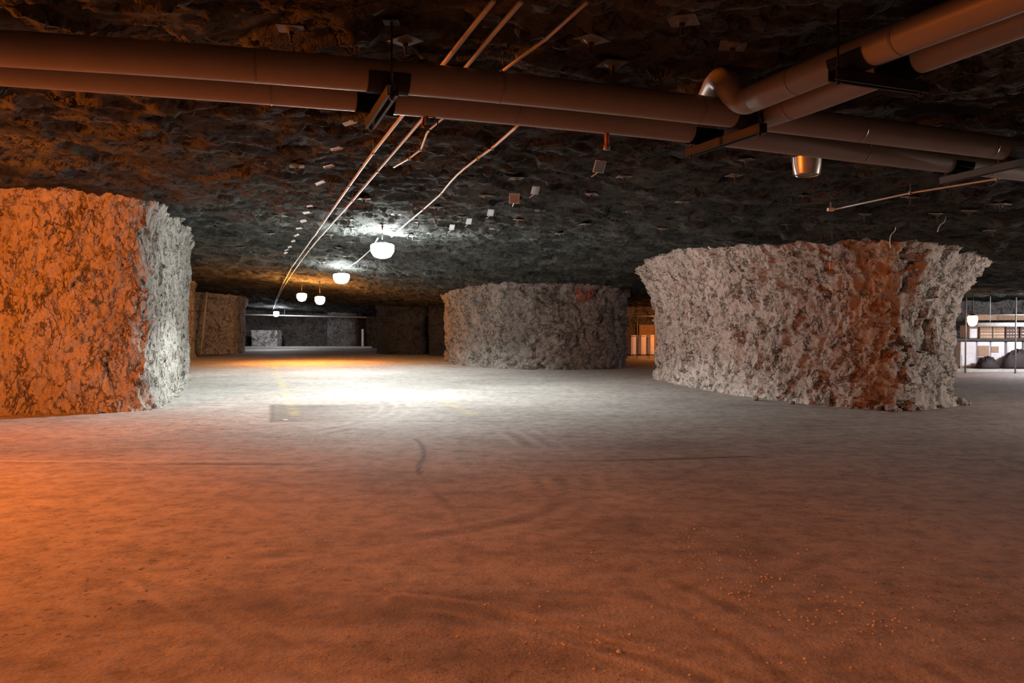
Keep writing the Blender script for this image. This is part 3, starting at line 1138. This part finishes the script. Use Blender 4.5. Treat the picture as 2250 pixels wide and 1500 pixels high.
# ------------------------------------------------------------------ white tags
def tag_proto(w, h, framed=False):
    bmc = bmesh.new()
    n = 5
    A, B = [], []
    for k in range(n + 1):
        t = k / n
        A.append(bmc.verts.new((-w / 2, 0.03 * math.sin(PI * t) - 0.02 * t, -h * t)))
        B.append(bmc.verts.new((w / 2, 0.03 * math.sin(PI * t) - 0.02 * t, -h * t)))
    for k in range(n): bmc.faces.new((A[k], A[k + 1], B[k + 1], B[k]))
    bmesh.ops.solidify(bmc, geom=bmc.faces[:], thickness=0.004)
    return bmc


LEFT_TAGS = [(763, 267, 26, 24), (736, 324, 24, 16), (720, 363, 22, 16), (701, 399, 20, 20), (680, 451, 13, 12), (672, 465, 16, 12), (665, 483, 14, 12),
             (656, 500, 12, 10), (650, 515, 11, 10), (643, 528, 9, 8), (636, 541, 8, 7), (629, 548, 9, 7), (627, 554, 8, 6)]
ORD = ['nearest', 'second', 'third', 'fourth', 'fifth', 'sixth', 'seventh', 'eighth', 'ninth', 'tenth', 'eleventh', 'twelfth', 'thirteenth', 'fourteenth', 'fifteenth', 'sixteenth']
proto = None
for i, (px, py, w, h) in enumerate(LEFT_TAGS):
    p = on_ceil(px, py, 0.16)
    lab = ('white card tag hanging from the roof just behind the pipes, nearest of the left row' if i == 0 else
           f'white card tag hanging from the roof, {ORD[i]} from the pipes in the left row')
    rzz = roof_z(p.x, p.y)
    s = min(1.3, (w * p.y / F) / 0.14)
    rot = (random.uniform(-1.2, -0.9), random.uniform(-0.45, -0.1), 0.5 + random.uniform(-0.15, 0.15))
    if proto is None:
        proto = empty('card_tag', p, lab, 'tag', 'white tags in the left row under the roof')
        obj('card', tag_proto(0.14, 0.14), M_TAG, proto)
        bm = bmesh.new()
        tube(bm, [(0.05, 0, 0), (0.05, 0.08, 0.16)], 0.006, 6)
        box(bm, (0.05, 0, 0.0), (0.03, 0.012, 0.03))
        obj('clip', bm, M_GALV, proto)
        proto.rotation_euler = rot
        t = proto
    else:
        t = dup(proto, p, rot, lab)
    t.scale = (s, s, s)

RIGHT_TAGS = [(1317, 366, 36, 0), (1176, 418, 24, 0), (1130, 436, 29, 1), (1078, 467, 20, 0), (1030, 486, 18, 0), (993, 499, 16, 0)]
RLAB = ['framed square panel hanging from the roof, nearest of the right row, below the main pipes', 'small white panel hanging from the roof between the two larger framed panels',
        'dark square panel with a pale border hanging from the roof, right of the curving conduit', 'white panel hanging from the roof, third from the lit lamp in the right row',
        'white panel hanging from the roof, second from the lit lamp in the right row', 'white panel hanging from the roof closest to the nearer lit lamp']
for i, (px, py, w, dk) in enumerate(RIGHT_TAGS):
    p = on_ceil(px, py, 0.14)
    S = 0.72 * w * p.y / F
    t = empty('roof_panel', p, RLAB[i], 'panel', 'panels in the right row under the roof', (-1.1, 0.0, 0.5 if not dk else 0.15))
    bm = bmesh.new()
    box(bm, (0, 0, 0), (S, S, 0.006))
    obj('face', bm, M_CARD_GREY if dk or i == 0 else M_TAG, t)
    bm = bmesh.new()
    b_ = 0.05 * S
    for (cx, cy, sx, sy) in ((0, S / 2, S + b_, b_), (0, -S / 2, S + b_, b_), (S / 2, 0, b_, S + b_), (-S / 2, 0, b_, S + b_)):
        box(bm, (cx, cy, 0), (sx, sy, 0.014))
    obj('border', bm, M_TAG, t)
    bm = bmesh.new()
    up = Matrix.Rotation(0.75, 3, 'X')
    tube(bm, [(0, S / 2, 0), (0, S / 2 + 0.10, 0.12)], 0.007, 6)
    obj('hook', bm, M_GALV, t)

# ------------------------------------------------------------------ roof bolts
BOLTS = {
    'grey roof bolt plate between the paired conduits and the nearer lit lamp': [(800, 435), (805, 463), (767, 482), (772, 497), (840, 493), (870, 476), (727, 511)],
    'roof bolt plate in the pale lit roof between the two white lamps': [(794, 524), (771, 533), (742, 543), (726, 553), (711, 565), (762, 562), (708, 574)],
    'roof bolt plate in the lit roof just right of the nearer white lamp': [(896, 508), (948, 515), (921, 530), (980, 513), (893, 541), (907, 513)],
    'grey roof bolt plate between the curving conduit and the right row of panels': [(1135, 386), (1068, 425), (958, 452), (957, 473), (920, 493), (1015, 472)],
    'dim roof bolt plate in the dark roof right of the panels': [(1300, 424), (1372, 380), (1380, 469), (1288, 491), (1231, 508), (1172, 522), (1140, 482), (1088, 499), (1187, 461)],
    'roof bolt plate in the dark roof below the junction of the pipes': [(1500, 440), (1615, 380), (1665, 545), (1600, 540), (1640, 345), (1455, 500)],
    'roof bolt plate in the orange-flecked roof left of the white tags': [(652, 352), (618, 474), (592, 506), (560, 470), (579, 516), (530, 545), (500, 520), (560, 560)],
    'dark roof bolt plate above the main pipes': [(1610, 103), (1345, 125), (890, 78), (1300, 60), (640, 60), (1500, 40)],
    'roof bolt plate above the right pillar and the unlit bay light': [(1765, 440), (1900, 470), (2060, 470), (2000, 430), (1730, 500)],
    'roof bolt plate near the right ends of the roof conduits and pipes': [(2130, 460), (2200, 440), (2180, 500)],
}
proto = None
pmesh = None
for lab, pts in BOLTS.items():
    for (px, py) in pts:
        p = on_ceil(px, py, 0.0)
        n_ = bvh_ceiling.ray_cast(Vector((p.x, p.y, 1)), Vector((0, 0, 1)))
        p = Vector((p.x, p.y, min(n_[0].z, roof_z(p.x + 0.08, p.y), roof_z(p.x - 0.08, p.y), roof_z(p.x, p.y + .08), roof_z(p.x, p.y - .08)) + 0.0))
        rot = (random.uniform(-0.06, 0.10), random.uniform(-0.06, 0.06), random.uniform(0, 1.5))
        if proto is None:
            proto = empty('roof_bolt', p, lab, 'roof bolt', lab.replace('plate', 'plates'), rot)
            bm = bmesh.new()
            box(bm, (0, 0, -0.006), (0.21, 0.21, 0.012), bevel=0.003)
            lathe(bm, [(0.065, -0.012), (0.035, -0.03), (0, -0.03)], 14)
            obj('plate', bm, M_PLATE, proto)
            bm = bmesh.new()
            tube(bm, [(0, 0, -0.025), (0, 0, -0.055)], 0.024, 6)
            tube(bm, [(0, 0, -0.05), (0, 0, -0.12)], 0.012, 8)
            obj('bolt_end', bm, M_BOLT, proto)
        else:
            dup(proto, p, rot, lab, lab.replace('plate', 'plates'))


# loose wires under the roof at the right
def loose_wire(px, Yd, label):
    first = on_ceil(*px[0], 0.0)
    pts = [at_depth(*q, first.y) for q in px]
    pts.insert(0, Vector((pts[0].x, pts[0].y, roof_z(pts[0].x, pts[0].y) + 0.02)))
    o = pts[0].copy()
    bm = bmesh.new()
    tube(bm, local(smooth_path(pts, rounds=2), o), 0.008, 8)
    w = obj('loose_wire', bm, M_GALV, None, True, loc=o)
    return props(w, label, 'wire', 'loose wire ends under the roof')


loose_wire([(1968, 500), (1966, 508), (1958, 514), (1955, 524), (1956, 545)], 15.2, 'bent wire end hanging over the rust and lamplight corner of the right pillar')
loose_wire([(2078, 480), (2074, 489), (2066, 493), (2061, 503), (2060, 510)], 13.2, 'short curled pale wire under the roof above the right end of the right pillar')

# ------------------------------------------------------------------ rubble and gravel
ico = bmesh.new()
bmesh.ops.create_icosphere(ico, subdivisions=3, radius=1)
IV = np.array([v.co[:] for v in ico.verts])
IF = np.array([[v.index for v in f.verts] for f in ico.faces])
ico.free()


def rock(px, py, size, label, group, seed, mat=M_RUBBLE):
    p = on_floor(px, py)
    rng = np.random.default_rng(seed)
    sc_ = np.array([1, 0.85, 0.65]) * (0.85 + 0.3 * rng.random(3)) * size
    v = IV * (1 + 0.28 * facets(IV * 1.2 + seed * 3.7, seed, 0.5)[0] + 0.08 * fbm(IV * 3 + seed, 2, seed))[:, None] * sc_
    a = rng.random() * 6.28
    v = np.stack([v[:, 0] * math.cos(a) - v[:, 1] * math.sin(a), v[:, 0] * math.sin(a) + v[:, 1] * math.cos(a), v[:, 2]], 1)
    if 'flat' in label: v[:, 2] *= 0.25
    v[:, 2] -= v[:, 2].min() * 0.8
    o = mesh_np('rock', v, IF, mat, smooth=False, loc=(p.x, p.y, ground_z(p.x, p.y) - 0.01))
    return props(o, label, 'rock', group)


G = 'rocks fallen at the foot of the right pillar'
for i, (px, py, s, lab) in enumerate([
        (1905, 897, 0.11, 'dark bluish rock at the foot of the right pillar under its rust and lamplight band'),
        (1878, 896, 0.06, 'small dark rock just left of the dark bluish one at the right pillar'),
        (1930, 901, 0.10, 'brown rock just right of the dark bluish one at the right pillar'),
        (1958, 903, 0.12, 'pointed orange-brown rock at the near corner of the right pillar'),
        (1975, 905, 0.07, 'small rock in front of the near corner of the right pillar'),
        (1998, 902, 0.12, 'reddish rock leaning on the right pillar, right of its near corner'),
        (2020, 901, 0.06, 'small reddish rock beside the leaning one at the right pillar'),
        (2085, 891, 0.10, 'grey rock near the right end of the right pillar foot'),
        (2108, 890, 0.14, 'dark rubble lump at the right end of the right pillar foot'),
        (2125, 890, 0.09, 'outermost dark rubble lump right of the right pillar'),
        (1660, 880, 0.08, 'pale rock at the middle of the right pillar foot'),
        (1740, 888, 0.07, 'pale rock at the foot of the right pillar, left of the rust and lamplight band')]):
    rock(px, py, s, lab, G, i + 1)
G = 'rocks fallen at the foot of the left pillar'
for i, (px, py, s, lab) in enumerate([
        (338, 897, 0.09, 'reddish rock at the corner of the left pillar foot'),
        (366, 884, 0.13, 'pale rock beside the grey side of the left pillar'),
        (382, 872, 0.14, 'pale rock farther along the grey side of the left pillar'),
        (397, 858, 0.12, 'farthest pale rock along the grey side of the left pillar'),
        (215, 908, 0.08, 'orange-lit rock at the foot of the left pillar front')]):
    rock(px, py, s, lab, G, i + 21)

G = 'pebbles on the foreground floor'
PEB = [(1315, 1408, 0.014, 'small pale stone on the dark foreground floor'), (1360, 1432, 0.016, 'pinkish pale stone near the bottom centre of the floor'),
       (1240, 1393, 0.010, 'tiny pale stone left of the other foreground stones'), (1312, 1363, 0.010, 'tiny stone just behind the small pale one on the foreground floor'),
       (1190, 1318, 0.025, 'dark flat clod on the floor in the centre foreground'), (610, 962, 0.03, 'pale flat stone on the floor below the dark squared slab'),
       (627, 922, 0.05, 'flat white scrap lying on the dark squared slab')]
for i, (px, py, s, lab) in enumerate(PEB):
    rock(px, py, s, lab, G, i + 41, M_SHADE_CLOD if 'clod' in lab else (M_CARD if 'flat' in lab else M_GRAVEL))
# fine gravel spread over the right foreground
rng = np.random.default_rng(5)
VV, FF, nb = [], [], 0
ib = bmesh.new()
bmesh.ops.create_icosphere(ib, subdivisions=1, radius=1)
SV = np.array([v.co[:] for v in ib.verts])
SF = np.array([[v.index for v in f.verts] for f in ib.faces])
ib.free()
for (cx, cy), (sx, sy), n in (((1545, 1205), (45, 25), 45), ((1660, 1265), (80, 35), 70), ((1900, 1360), (120, 35), 70), ((1300, 1395), (80, 40), 20), ((1600, 1330), (400, 100), 90), ((800, 1180), (300, 90), 40)):
    for _ in range(n):
        p = on_floor(cx + rng.normal() * sx, min(1520, max(1000, cy + rng.normal() * sy)))
        s = (0.004 + 0.006 * rng.random())
        v = SV * (1 + 0.35 * (rng.random(len(SV)) - 0.5))[:, None] * s * np.array([1, 0.8, 0.7])
        VV.append(v + np.array([p.x, p.y, ground_z(p.x, p.y) + 0.3 * s]))
        FF.append(SF + nb)
        nb += len(SV)
gr = mesh_np('gravel', np.concatenate(VV), np.concatenate(FF), M_GRAVEL, smooth=False)
props(gr, 'fine pale gravel strewn over the right foreground floor', 'gravel', kind='stuff')


# ------------------------------------------------------------------ far end
def slab(name, c, s, mat, label, cat, group=None, bevel=0.01, rot=None):
    bm = bmesh.new()
    box(bm, (0, 0, s[2] / 2), s, rot, bevel)
    o = obj(name, bm, mat, loc=c)
    return props(o, label, cat, group)


a, b = at_depth(500, 764, 63.5), at_depth(806, 764, 63.5)
slab('kerb', ((a.x + b.x) / 2, 61.6, -0.02), (b.x - a.x + 1.5, 0.4, 0.16), M_CONC, 'low pale concrete kerb across the far end', 'kerb')
a, b = at_depth(505, 690, 60), at_depth(806, 697, 60)
root = empty('ceiling_pipe', a, 'thin pale pipe running level across the far end behind the small white lamp', 'pipe')
bm = bmesh.new()
tube(bm, [(0, 0, 0), b - a], 0.05, 10)
obj('tube', bm, M_WHITEPIPE, root, True)
for k in (0.1, 0.4, 0.7, 0.95):
    q = a.lerp(b, k)
    bm = bmesh.new()
    tube(bm, [q - a, Vector((q.x, q.y, roof_z(q.x, q.y) + 0.05)) - a], 0.012, 6)
    obj('hanger_rod', bm, M_WIRE, root)
# pale block at the far end
v = []
bm = bmesh.new()
box(bm, (0, 0, 0.7), (1.95, 1.2, 1.4))
bmesh.ops.subdivide_edges(bm, edges=bm.edges[:], cuts=14, use_grid_fill=True)
vv = np.array([q.co[:] for q in bm.verts])
dd = 0.09 * facets(vv * 1.6, 900, 0.8)[0] + 0.05 * fbm(vv * 3, 3, 901)
for q, d in zip(bm.verts, dd): q.co += Vector((q.co.x, q.co.y, 0.4 * (q.co.z - 0.7))) * float(d)
p = on_floor(585, 762)
ob = obj('stone_block', bm, rock_material('white_stone', (0.85, 0.85, 0.84), (0.55, 0.55, 0.55), (0.03, 0.03, 0.03), crack_scale=0.9), None, True, loc=(at_depth(585, 760, 62.8).x, 62.9, -0.05))
props(ob, 'large pale broken block against the far wall under the small white lamp', 'stone block')
p = at_depth(795, 760, 61.8)
slab('post', (p.x, 62.2, -0.02), (0.16, 0.16, 1.45), M_WHITEPIPE, 'slim pale post at the far end beside the brownish rock face', 'post')
# frames on the orange pillar beyond the left one
for (px, py, pz, lab) in ((421, 628, 790, 'left one of the two upright pipes on the orange pillar past the left pillar'), (449, 650, 768, 'right one of the two upright pipes on the orange pillar past the left pillar')):
    a = at_depth(px + (6 if px > 440 else 3), py, 43.5 if px < 440 else 47.9)
    bq = at_depth(px - (8 if px > 440 else 5), pz, 43.2 if px < 440 else 47.9)
    a.z = roof_z(a.x, a.y) + 0.03
    bq.z = 0
    bm = bmesh.new()
    tube(bm, [Vector((0, 0, 0)), a - bq], 0.05, 8)
    o = obj('standpipe', bm, M_CONC, None, True, loc=bq)
    props(o, lab, 'pipe', 'upright pipes on the far orange pillars')

# ------------------------------------------------------------------ storage in the gap behind the right pillar
p0 = on_floor(1380, 786)
slab('kerb', (8.0, 42.6, -0.02), (4.2, 0.9, 0.14), M_CONC, 'pale kerb under the wrapped bins in the gap between two pillars', 'kerb')
BIN = ['leftmost', 'middle', 'rightmost']
for i, px in enumerate((1387, 1409, 1429)):
    c = at_depth(px, 780, 42.8)
    root = empty('wrapped_bin', (c.x, 42.8, 0.12), f'tall white wrapped bin in the orange-lit gap, the {BIN[i]} of three', 'bin', 'wrapped bins behind the fence', (0, 0, 0.55))
    bm = bmesh.new()
    box(bm, (0, 0, 0.58), (0.36, 0.42, 1.0), bevel=0.02)
    obj('wrapped_stack', bm, M_WRAP, root)
    bm = bmesh.new()
    box(bm, (0.19, 0.0, 0.56), (0.02, 0.40, 0.94))
    obj('cardboard_side', bm, M_CARTON, root)
    bm = bmesh.new()
    for zz in (0.02, 0.07): box(bm, (0, 0, zz), (0.4, 0.44, 0.022))
    for xx in (-0.16, 0, 0.16): box(bm, (xx, 0, 0.045), (0.06, 0.44, 0.03))
    obj('pallet', bm, M_WOOD, root)
a, b = at_depth(1404, 713, 46.6), at_depth(1490, 757, 46.6)
slab('plywood_panel', ((a.x + b.x) / 2, 46.55, -0.01), (b.x - a.x, 0.05, a.z), M_PLY, 'orange-lit plywood panel on the wall behind the wrapped bins', 'panel', bevel=0.004)
slab('shelf_rail', ((a.x + b.x) / 2 - 0.1, 43.6, at_depth(1400, 737, 43.6).z), (2.6, 0.08, 0.05), M_CONC, 'pale rail level with the tops of the wrapped bins', 'rail', bevel=0.004)


def fence(a, b, n, hgt, label, zs):
    a, b = Vector(a), Vector(b)
    root = empty('wire_fence', a, label, 'fence', 'wire fences in front of the stored goods')
    for i in range(n + 1):
        q = a.lerp(b, i / n)
        bm = bmesh.new()
        tube(bm, [q - a, q - a + Vector((0, 0, hgt))], 0.026, 8)
        obj('post', bm, M_WIRE, root, True)
    for zz in zs:
        bm = bmesh.new()
        tube(bm, [Vector((0, 0, zz)), b - a + Vector((0, 0, zz))], 0.018, 6)
        obj('rail', bm, M_GALV, root, True)
    return root


a = at_depth(1398, 780, 42.2)
b = at_depth(1437, 780, 42.2)
a.z = b.z = 0.0
fence((a.x - 0.9, 42.0, 0), (b.x + 0.92, 42.0, 0), 3, 2.22, 'wire fence with slim posts before the wrapped bins in the gap', (2.18, 1.15))
a = at_depth(2118, 780, 29.3)
b = at_depth(2233, 780, 29.0)
fence((a.x, 29.2, 0), (a.x + 2 * (b.x - a.x), 28.9, 0), 2, 2.7, 'wire fence with a tall post before the pallet racks at the right edge', (2.08,))

# ------------------------------------------------------------------ pallet racks at the right edge
SX = lambda px: (px - 1125) / F * 31
ZB = 1.17
slab('kerb', (18.6, 30.35, -0.02), (5.2, 0.5, 0.12), M_CONC, 'pale kerb along the foot of the pallet racks at the right edge', 'kerb')
rack = empty('pallet_rack', (18.5, 31.2, 0), 'steel pallet rack with one dark beam at the right edge', 'rack')
bm = bmesh.new()
box(bm, (0.1, -0.45, ZB), (4.0, 0.05, 0.09))
box(bm, (0.1, 0.45, ZB), (4.0, 0.05, 0.09))
obj('beam', bm, M_STRUT, rack)
for xx in (-1.9, 2.1):
    for yy in (-0.45, 0.45):
        bm = bmesh.new()
        box(bm, (xx, yy, 1.0), (0.08, 0.08, 2.0))
        obj('upright', bm, M_STRUT, rack)
bm = bmesh.new()
for k in range(9): box(bm, (-1.75 + k * 0.46, 0, ZB + 0.03), (0.4, 0.9, 0.025))
obj('deck', bm, M_WOOD, rack)


def wrapped_load(x0, x1, z0, z1, Yd, label, blocks):
    root = empty('wrapped_load', ((x0 + x1) / 2, Yd, z0), label, 'pallet load', 'wrapped pallet loads under the rack')
    w, h = x1 - x0, z1 - z0
    bm = bmesh.new()
    box(bm, (0, 0, 0.05), (w, 0.8, 0.1))
    obj('pallet', bm, M_WOOD, root)
    bm = bmesh.new()
    box(bm, (0, 0, 0.1 + (h - 0.1) / 2), (w * 0.96, 0.78, h - 0.1), bevel=0.03)
    obj('stretch_wrap', bm, M_WRAP, root)
    for (fx, fz, fw, fh, m) in blocks:
        bm = bmesh.new()
        box(bm, (fx * w, -0.385, 0.1 + fz * (h - 0.1)), (fw * w, 0.04, fh * (h - 0.1)), bevel=0.008)
        obj('carton', bm, m, root)
    return root


wrapped_load(SX(2104), SX(2140), 0.06, 1.10, 31.2, 'white wrapped pallet load right beside the right pillar', [(-0.05, 0.25, 0.7, 0.42, M_CARD)])
wrapped_load(SX(2141), SX(2170), 0.06, 1.10, 31.2, 'wrapped pallet load with brown cartons showing, second from the right pillar', [(-0.02, 0.62, 0.85, 0.42, M_CARTON), (0, 0.2, 0.9, 0.36, M_CARTON_D)])
wrapped_load(SX(2171), SX(2202), 0.06, 1.10, 31.2, 'pale wrapped pallet load with one small brown carton, third from the right pillar', [(-0.2, 0.68, 0.5, 0.25, M_CARTON)])
wrapped_load(SX(2206), SX(2240), 0.06, 1.10, 31.2, 'bright white wrapped pallet load behind the tall fence post', [(0, 0.65, 0.8, 0.5, M_CARD)])
wrapped_load(SX(2243), SX(2285), 0.06, 1.10, 31.2, 'white wrapped pallet load cut by the right edge of the photo', [])


def carton_stack(x0, x1, label, mat, group='carton stacks on the rack'):
    w = x1 - x0
    root = empty('carton_stack', ((x0 + x1) / 2, 31.1, ZB + 0.045), label, 'cartons', group)
    for r in range(4):
        bm = bmesh.new()
        box(bm, (0, 0, 0.06 + r * 0.118), (w * 0.97, 0.7, 0.112), bevel=0.008)
        t = obj('tray', bm, mat, root)
        bm = bmesh.new()
        for k in range(4): box(bm, ((k - 1.5) * w * 0.22, -0.352, 0.07 + r * 0.118), (w * 0.1, 0.008, 0.03))
        obj('hand_hole', bm, M_CARD if r % 2 else M_PLY, t)
    return root


carton_stack(SX(2145), SX(2172), 'brown carton stack on the rack beside the orange lamp', M_CARTON)
carton_stack(SX(2173), SX(2199), 'brown carton stack on the rack, second from the orange lamp', M_CARTON)
carton_stack(SX(2201), SX(2230), 'dark carton stack on the rack, left of the tall fence post', M_CARTON_D)
carton_stack(SX(2232), SX(2270), 'dark carton stack on the rack, right of the tall fence post', M_CARTON_D)
c = at_depth(2130, 735, 31.3)
slab('wrapped_bale', (SX(2135), 31.2, ZB + 0.045), (0.33, 0.7, 0.5), M_WRAP, 'grey wrapped bale on the rack next to the right pillar', 'bale', bevel=0.04)
a = at_depth(2146, 713, 30.6)
root = empty('white_duct', a, 'thick white pipe running above the cartons at the right edge', 'pipe')
bm = bmesh.new()
tube(bm, [(0, 0, 0), (3.6, 0, 0)], 0.085, 16)
obj('tube', bm, M_WHITEPIPE, root, True)
for k in (0.5, 1.9, 3.2):
    bm = bmesh.new()
    tube(bm, [(k, 0, 0.05), (k, 0, roof_z(a.x + k, a.y) - a.z + 0.05)], 0.012, 6)
    obj('hanger_rod', bm, M_WIRE, root)
a = at_depth(2142, 697, 32.2)
root = empty('brown_girder', (a.x + 1.9, a.y, a.z), 'brown girder above the white pipe at the right edge', 'girder')
bm = bmesh.new()
box(bm, (0, 0, 0.1), (4.2, 0.22, 0.02))
box(bm, (0, 0, -0.1), (4.2, 0.22, 0.02))
box(bm, (0, 0, 0), (4.2, 0.03, 0.2))
obj('beam', bm, M_CARTON, root)
for k in (-1.9, 1.9):
    bm = bmesh.new()
    box(bm, (k, 0.15, -a.z / 2), (0.12, 0.12, a.z))
    obj('column', bm, M_STRUT, root)


def shade_mound(px0, px1, ztop, label, seed):  # dark mound modelled where only shadow falls on the wrapped loads
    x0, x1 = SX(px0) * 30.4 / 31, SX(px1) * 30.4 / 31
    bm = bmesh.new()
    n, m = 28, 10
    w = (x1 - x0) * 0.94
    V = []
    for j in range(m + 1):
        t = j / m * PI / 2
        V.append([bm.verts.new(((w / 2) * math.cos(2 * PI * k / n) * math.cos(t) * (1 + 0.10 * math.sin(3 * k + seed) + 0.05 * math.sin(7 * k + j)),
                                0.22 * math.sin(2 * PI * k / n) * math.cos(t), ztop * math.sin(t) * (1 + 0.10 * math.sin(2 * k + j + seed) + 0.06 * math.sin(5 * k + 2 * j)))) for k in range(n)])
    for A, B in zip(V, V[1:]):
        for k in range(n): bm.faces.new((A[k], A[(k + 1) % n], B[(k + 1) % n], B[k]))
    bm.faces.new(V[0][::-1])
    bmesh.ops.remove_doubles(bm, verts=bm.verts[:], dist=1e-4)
    o = obj('shade_stand_in', bm, M_SHADE_CLOD, None, True, loc=((x0 + x1) / 2, 30.37, 0.102))
    return props(o, label, 'shade_mound', 'dark mounds in place of shadow before the racks')


shade_mound(2143, 2196, 0.42, 'low dark mound in place of shadow before the brown wrapped cartons', 1)
shade_mound(2197, 2275, 0.66, 'larger dark mound in place of shadow behind the tall fence post at the right edge', 2)


# ------------------------------------------------------------------ light
def light(name, loc, col, power, r=0.2, spot=None, blend=0.6, aim=None):
    d = bpy.data.lights.new(name, 'SPOT' if spot else 'POINT')
    d.color = col
    d.energy = power
    d.shadow_soft_size = r
    if spot:
        d.spot_size = spot
        d.spot_blend = blend
    o = bpy.data.objects.new(name, d)
    COL.objects.link(o)
    o.location = loc
    if spot and aim is not None:
        o.rotation_euler = (Vector(aim) - Vector(loc)).to_track_quat('-Z', 'Y').to_euler()
    return o


light('sodium_lamp_left', (-8.6, 7.0, 3.45), SODIUM, 2500, 0.2, math.radians(150), 0.8, (-2.6, 8.6, 0))
light('sodium_lamp_left_far', (-9.2, 8.4, 3.3), SODIUM, 2700, 0.2, math.radians(108), 0.65, (-8.6, 16.0, 3.3))
light('halide_lamp_right', (15.0, 13.6, 2.5), (1.0, 0.79, 0.68), 1050, 0.15)
light('halide_lamp_racks', (19.6, 27.6, 2.45), (0.96, 0.93, 1.0), 750, 0.15)
light('sodium_lamp_gap', (8.9, 41.2, 2.5), (1.0, 0.27, 0.035), 330, 0.15)

lb = light('foreground_fill', (-3.5, -1.5, 3.5), (1.0, 0.25, 0.07), 210, 0.2, math.radians(158), 0.35, (-3.5, -1.5, 0))  # added unseen fill evening out the foreground, cone kept below the pipes
batwing(lb.data)

w = bpy.data.worlds.new('world')
w.use_nodes = True
w.node_tree.nodes['Background'].inputs[0].default_value = (0, 0, 0, 1)
w.node_tree.nodes['Background'].inputs[1].default_value = 0
SC.world = w

SC.view_settings.view_transform = 'Standard'
SC.view_settings.look = 'None'
SC.view_settings.exposure = 0.0
SC.view_settings.gamma = 1.0
SC.view_settings.use_curve_mapping = False
SC.cycles.use_denoising = True
SC.cycles.max_bounces = 5
SC.cycles.diffuse_bounces = 3
SC.cycles.adaptive_threshold = 0.02
SC.cycles.sample_clamp_indirect = 6
SC.cycles.use_light_tree = True
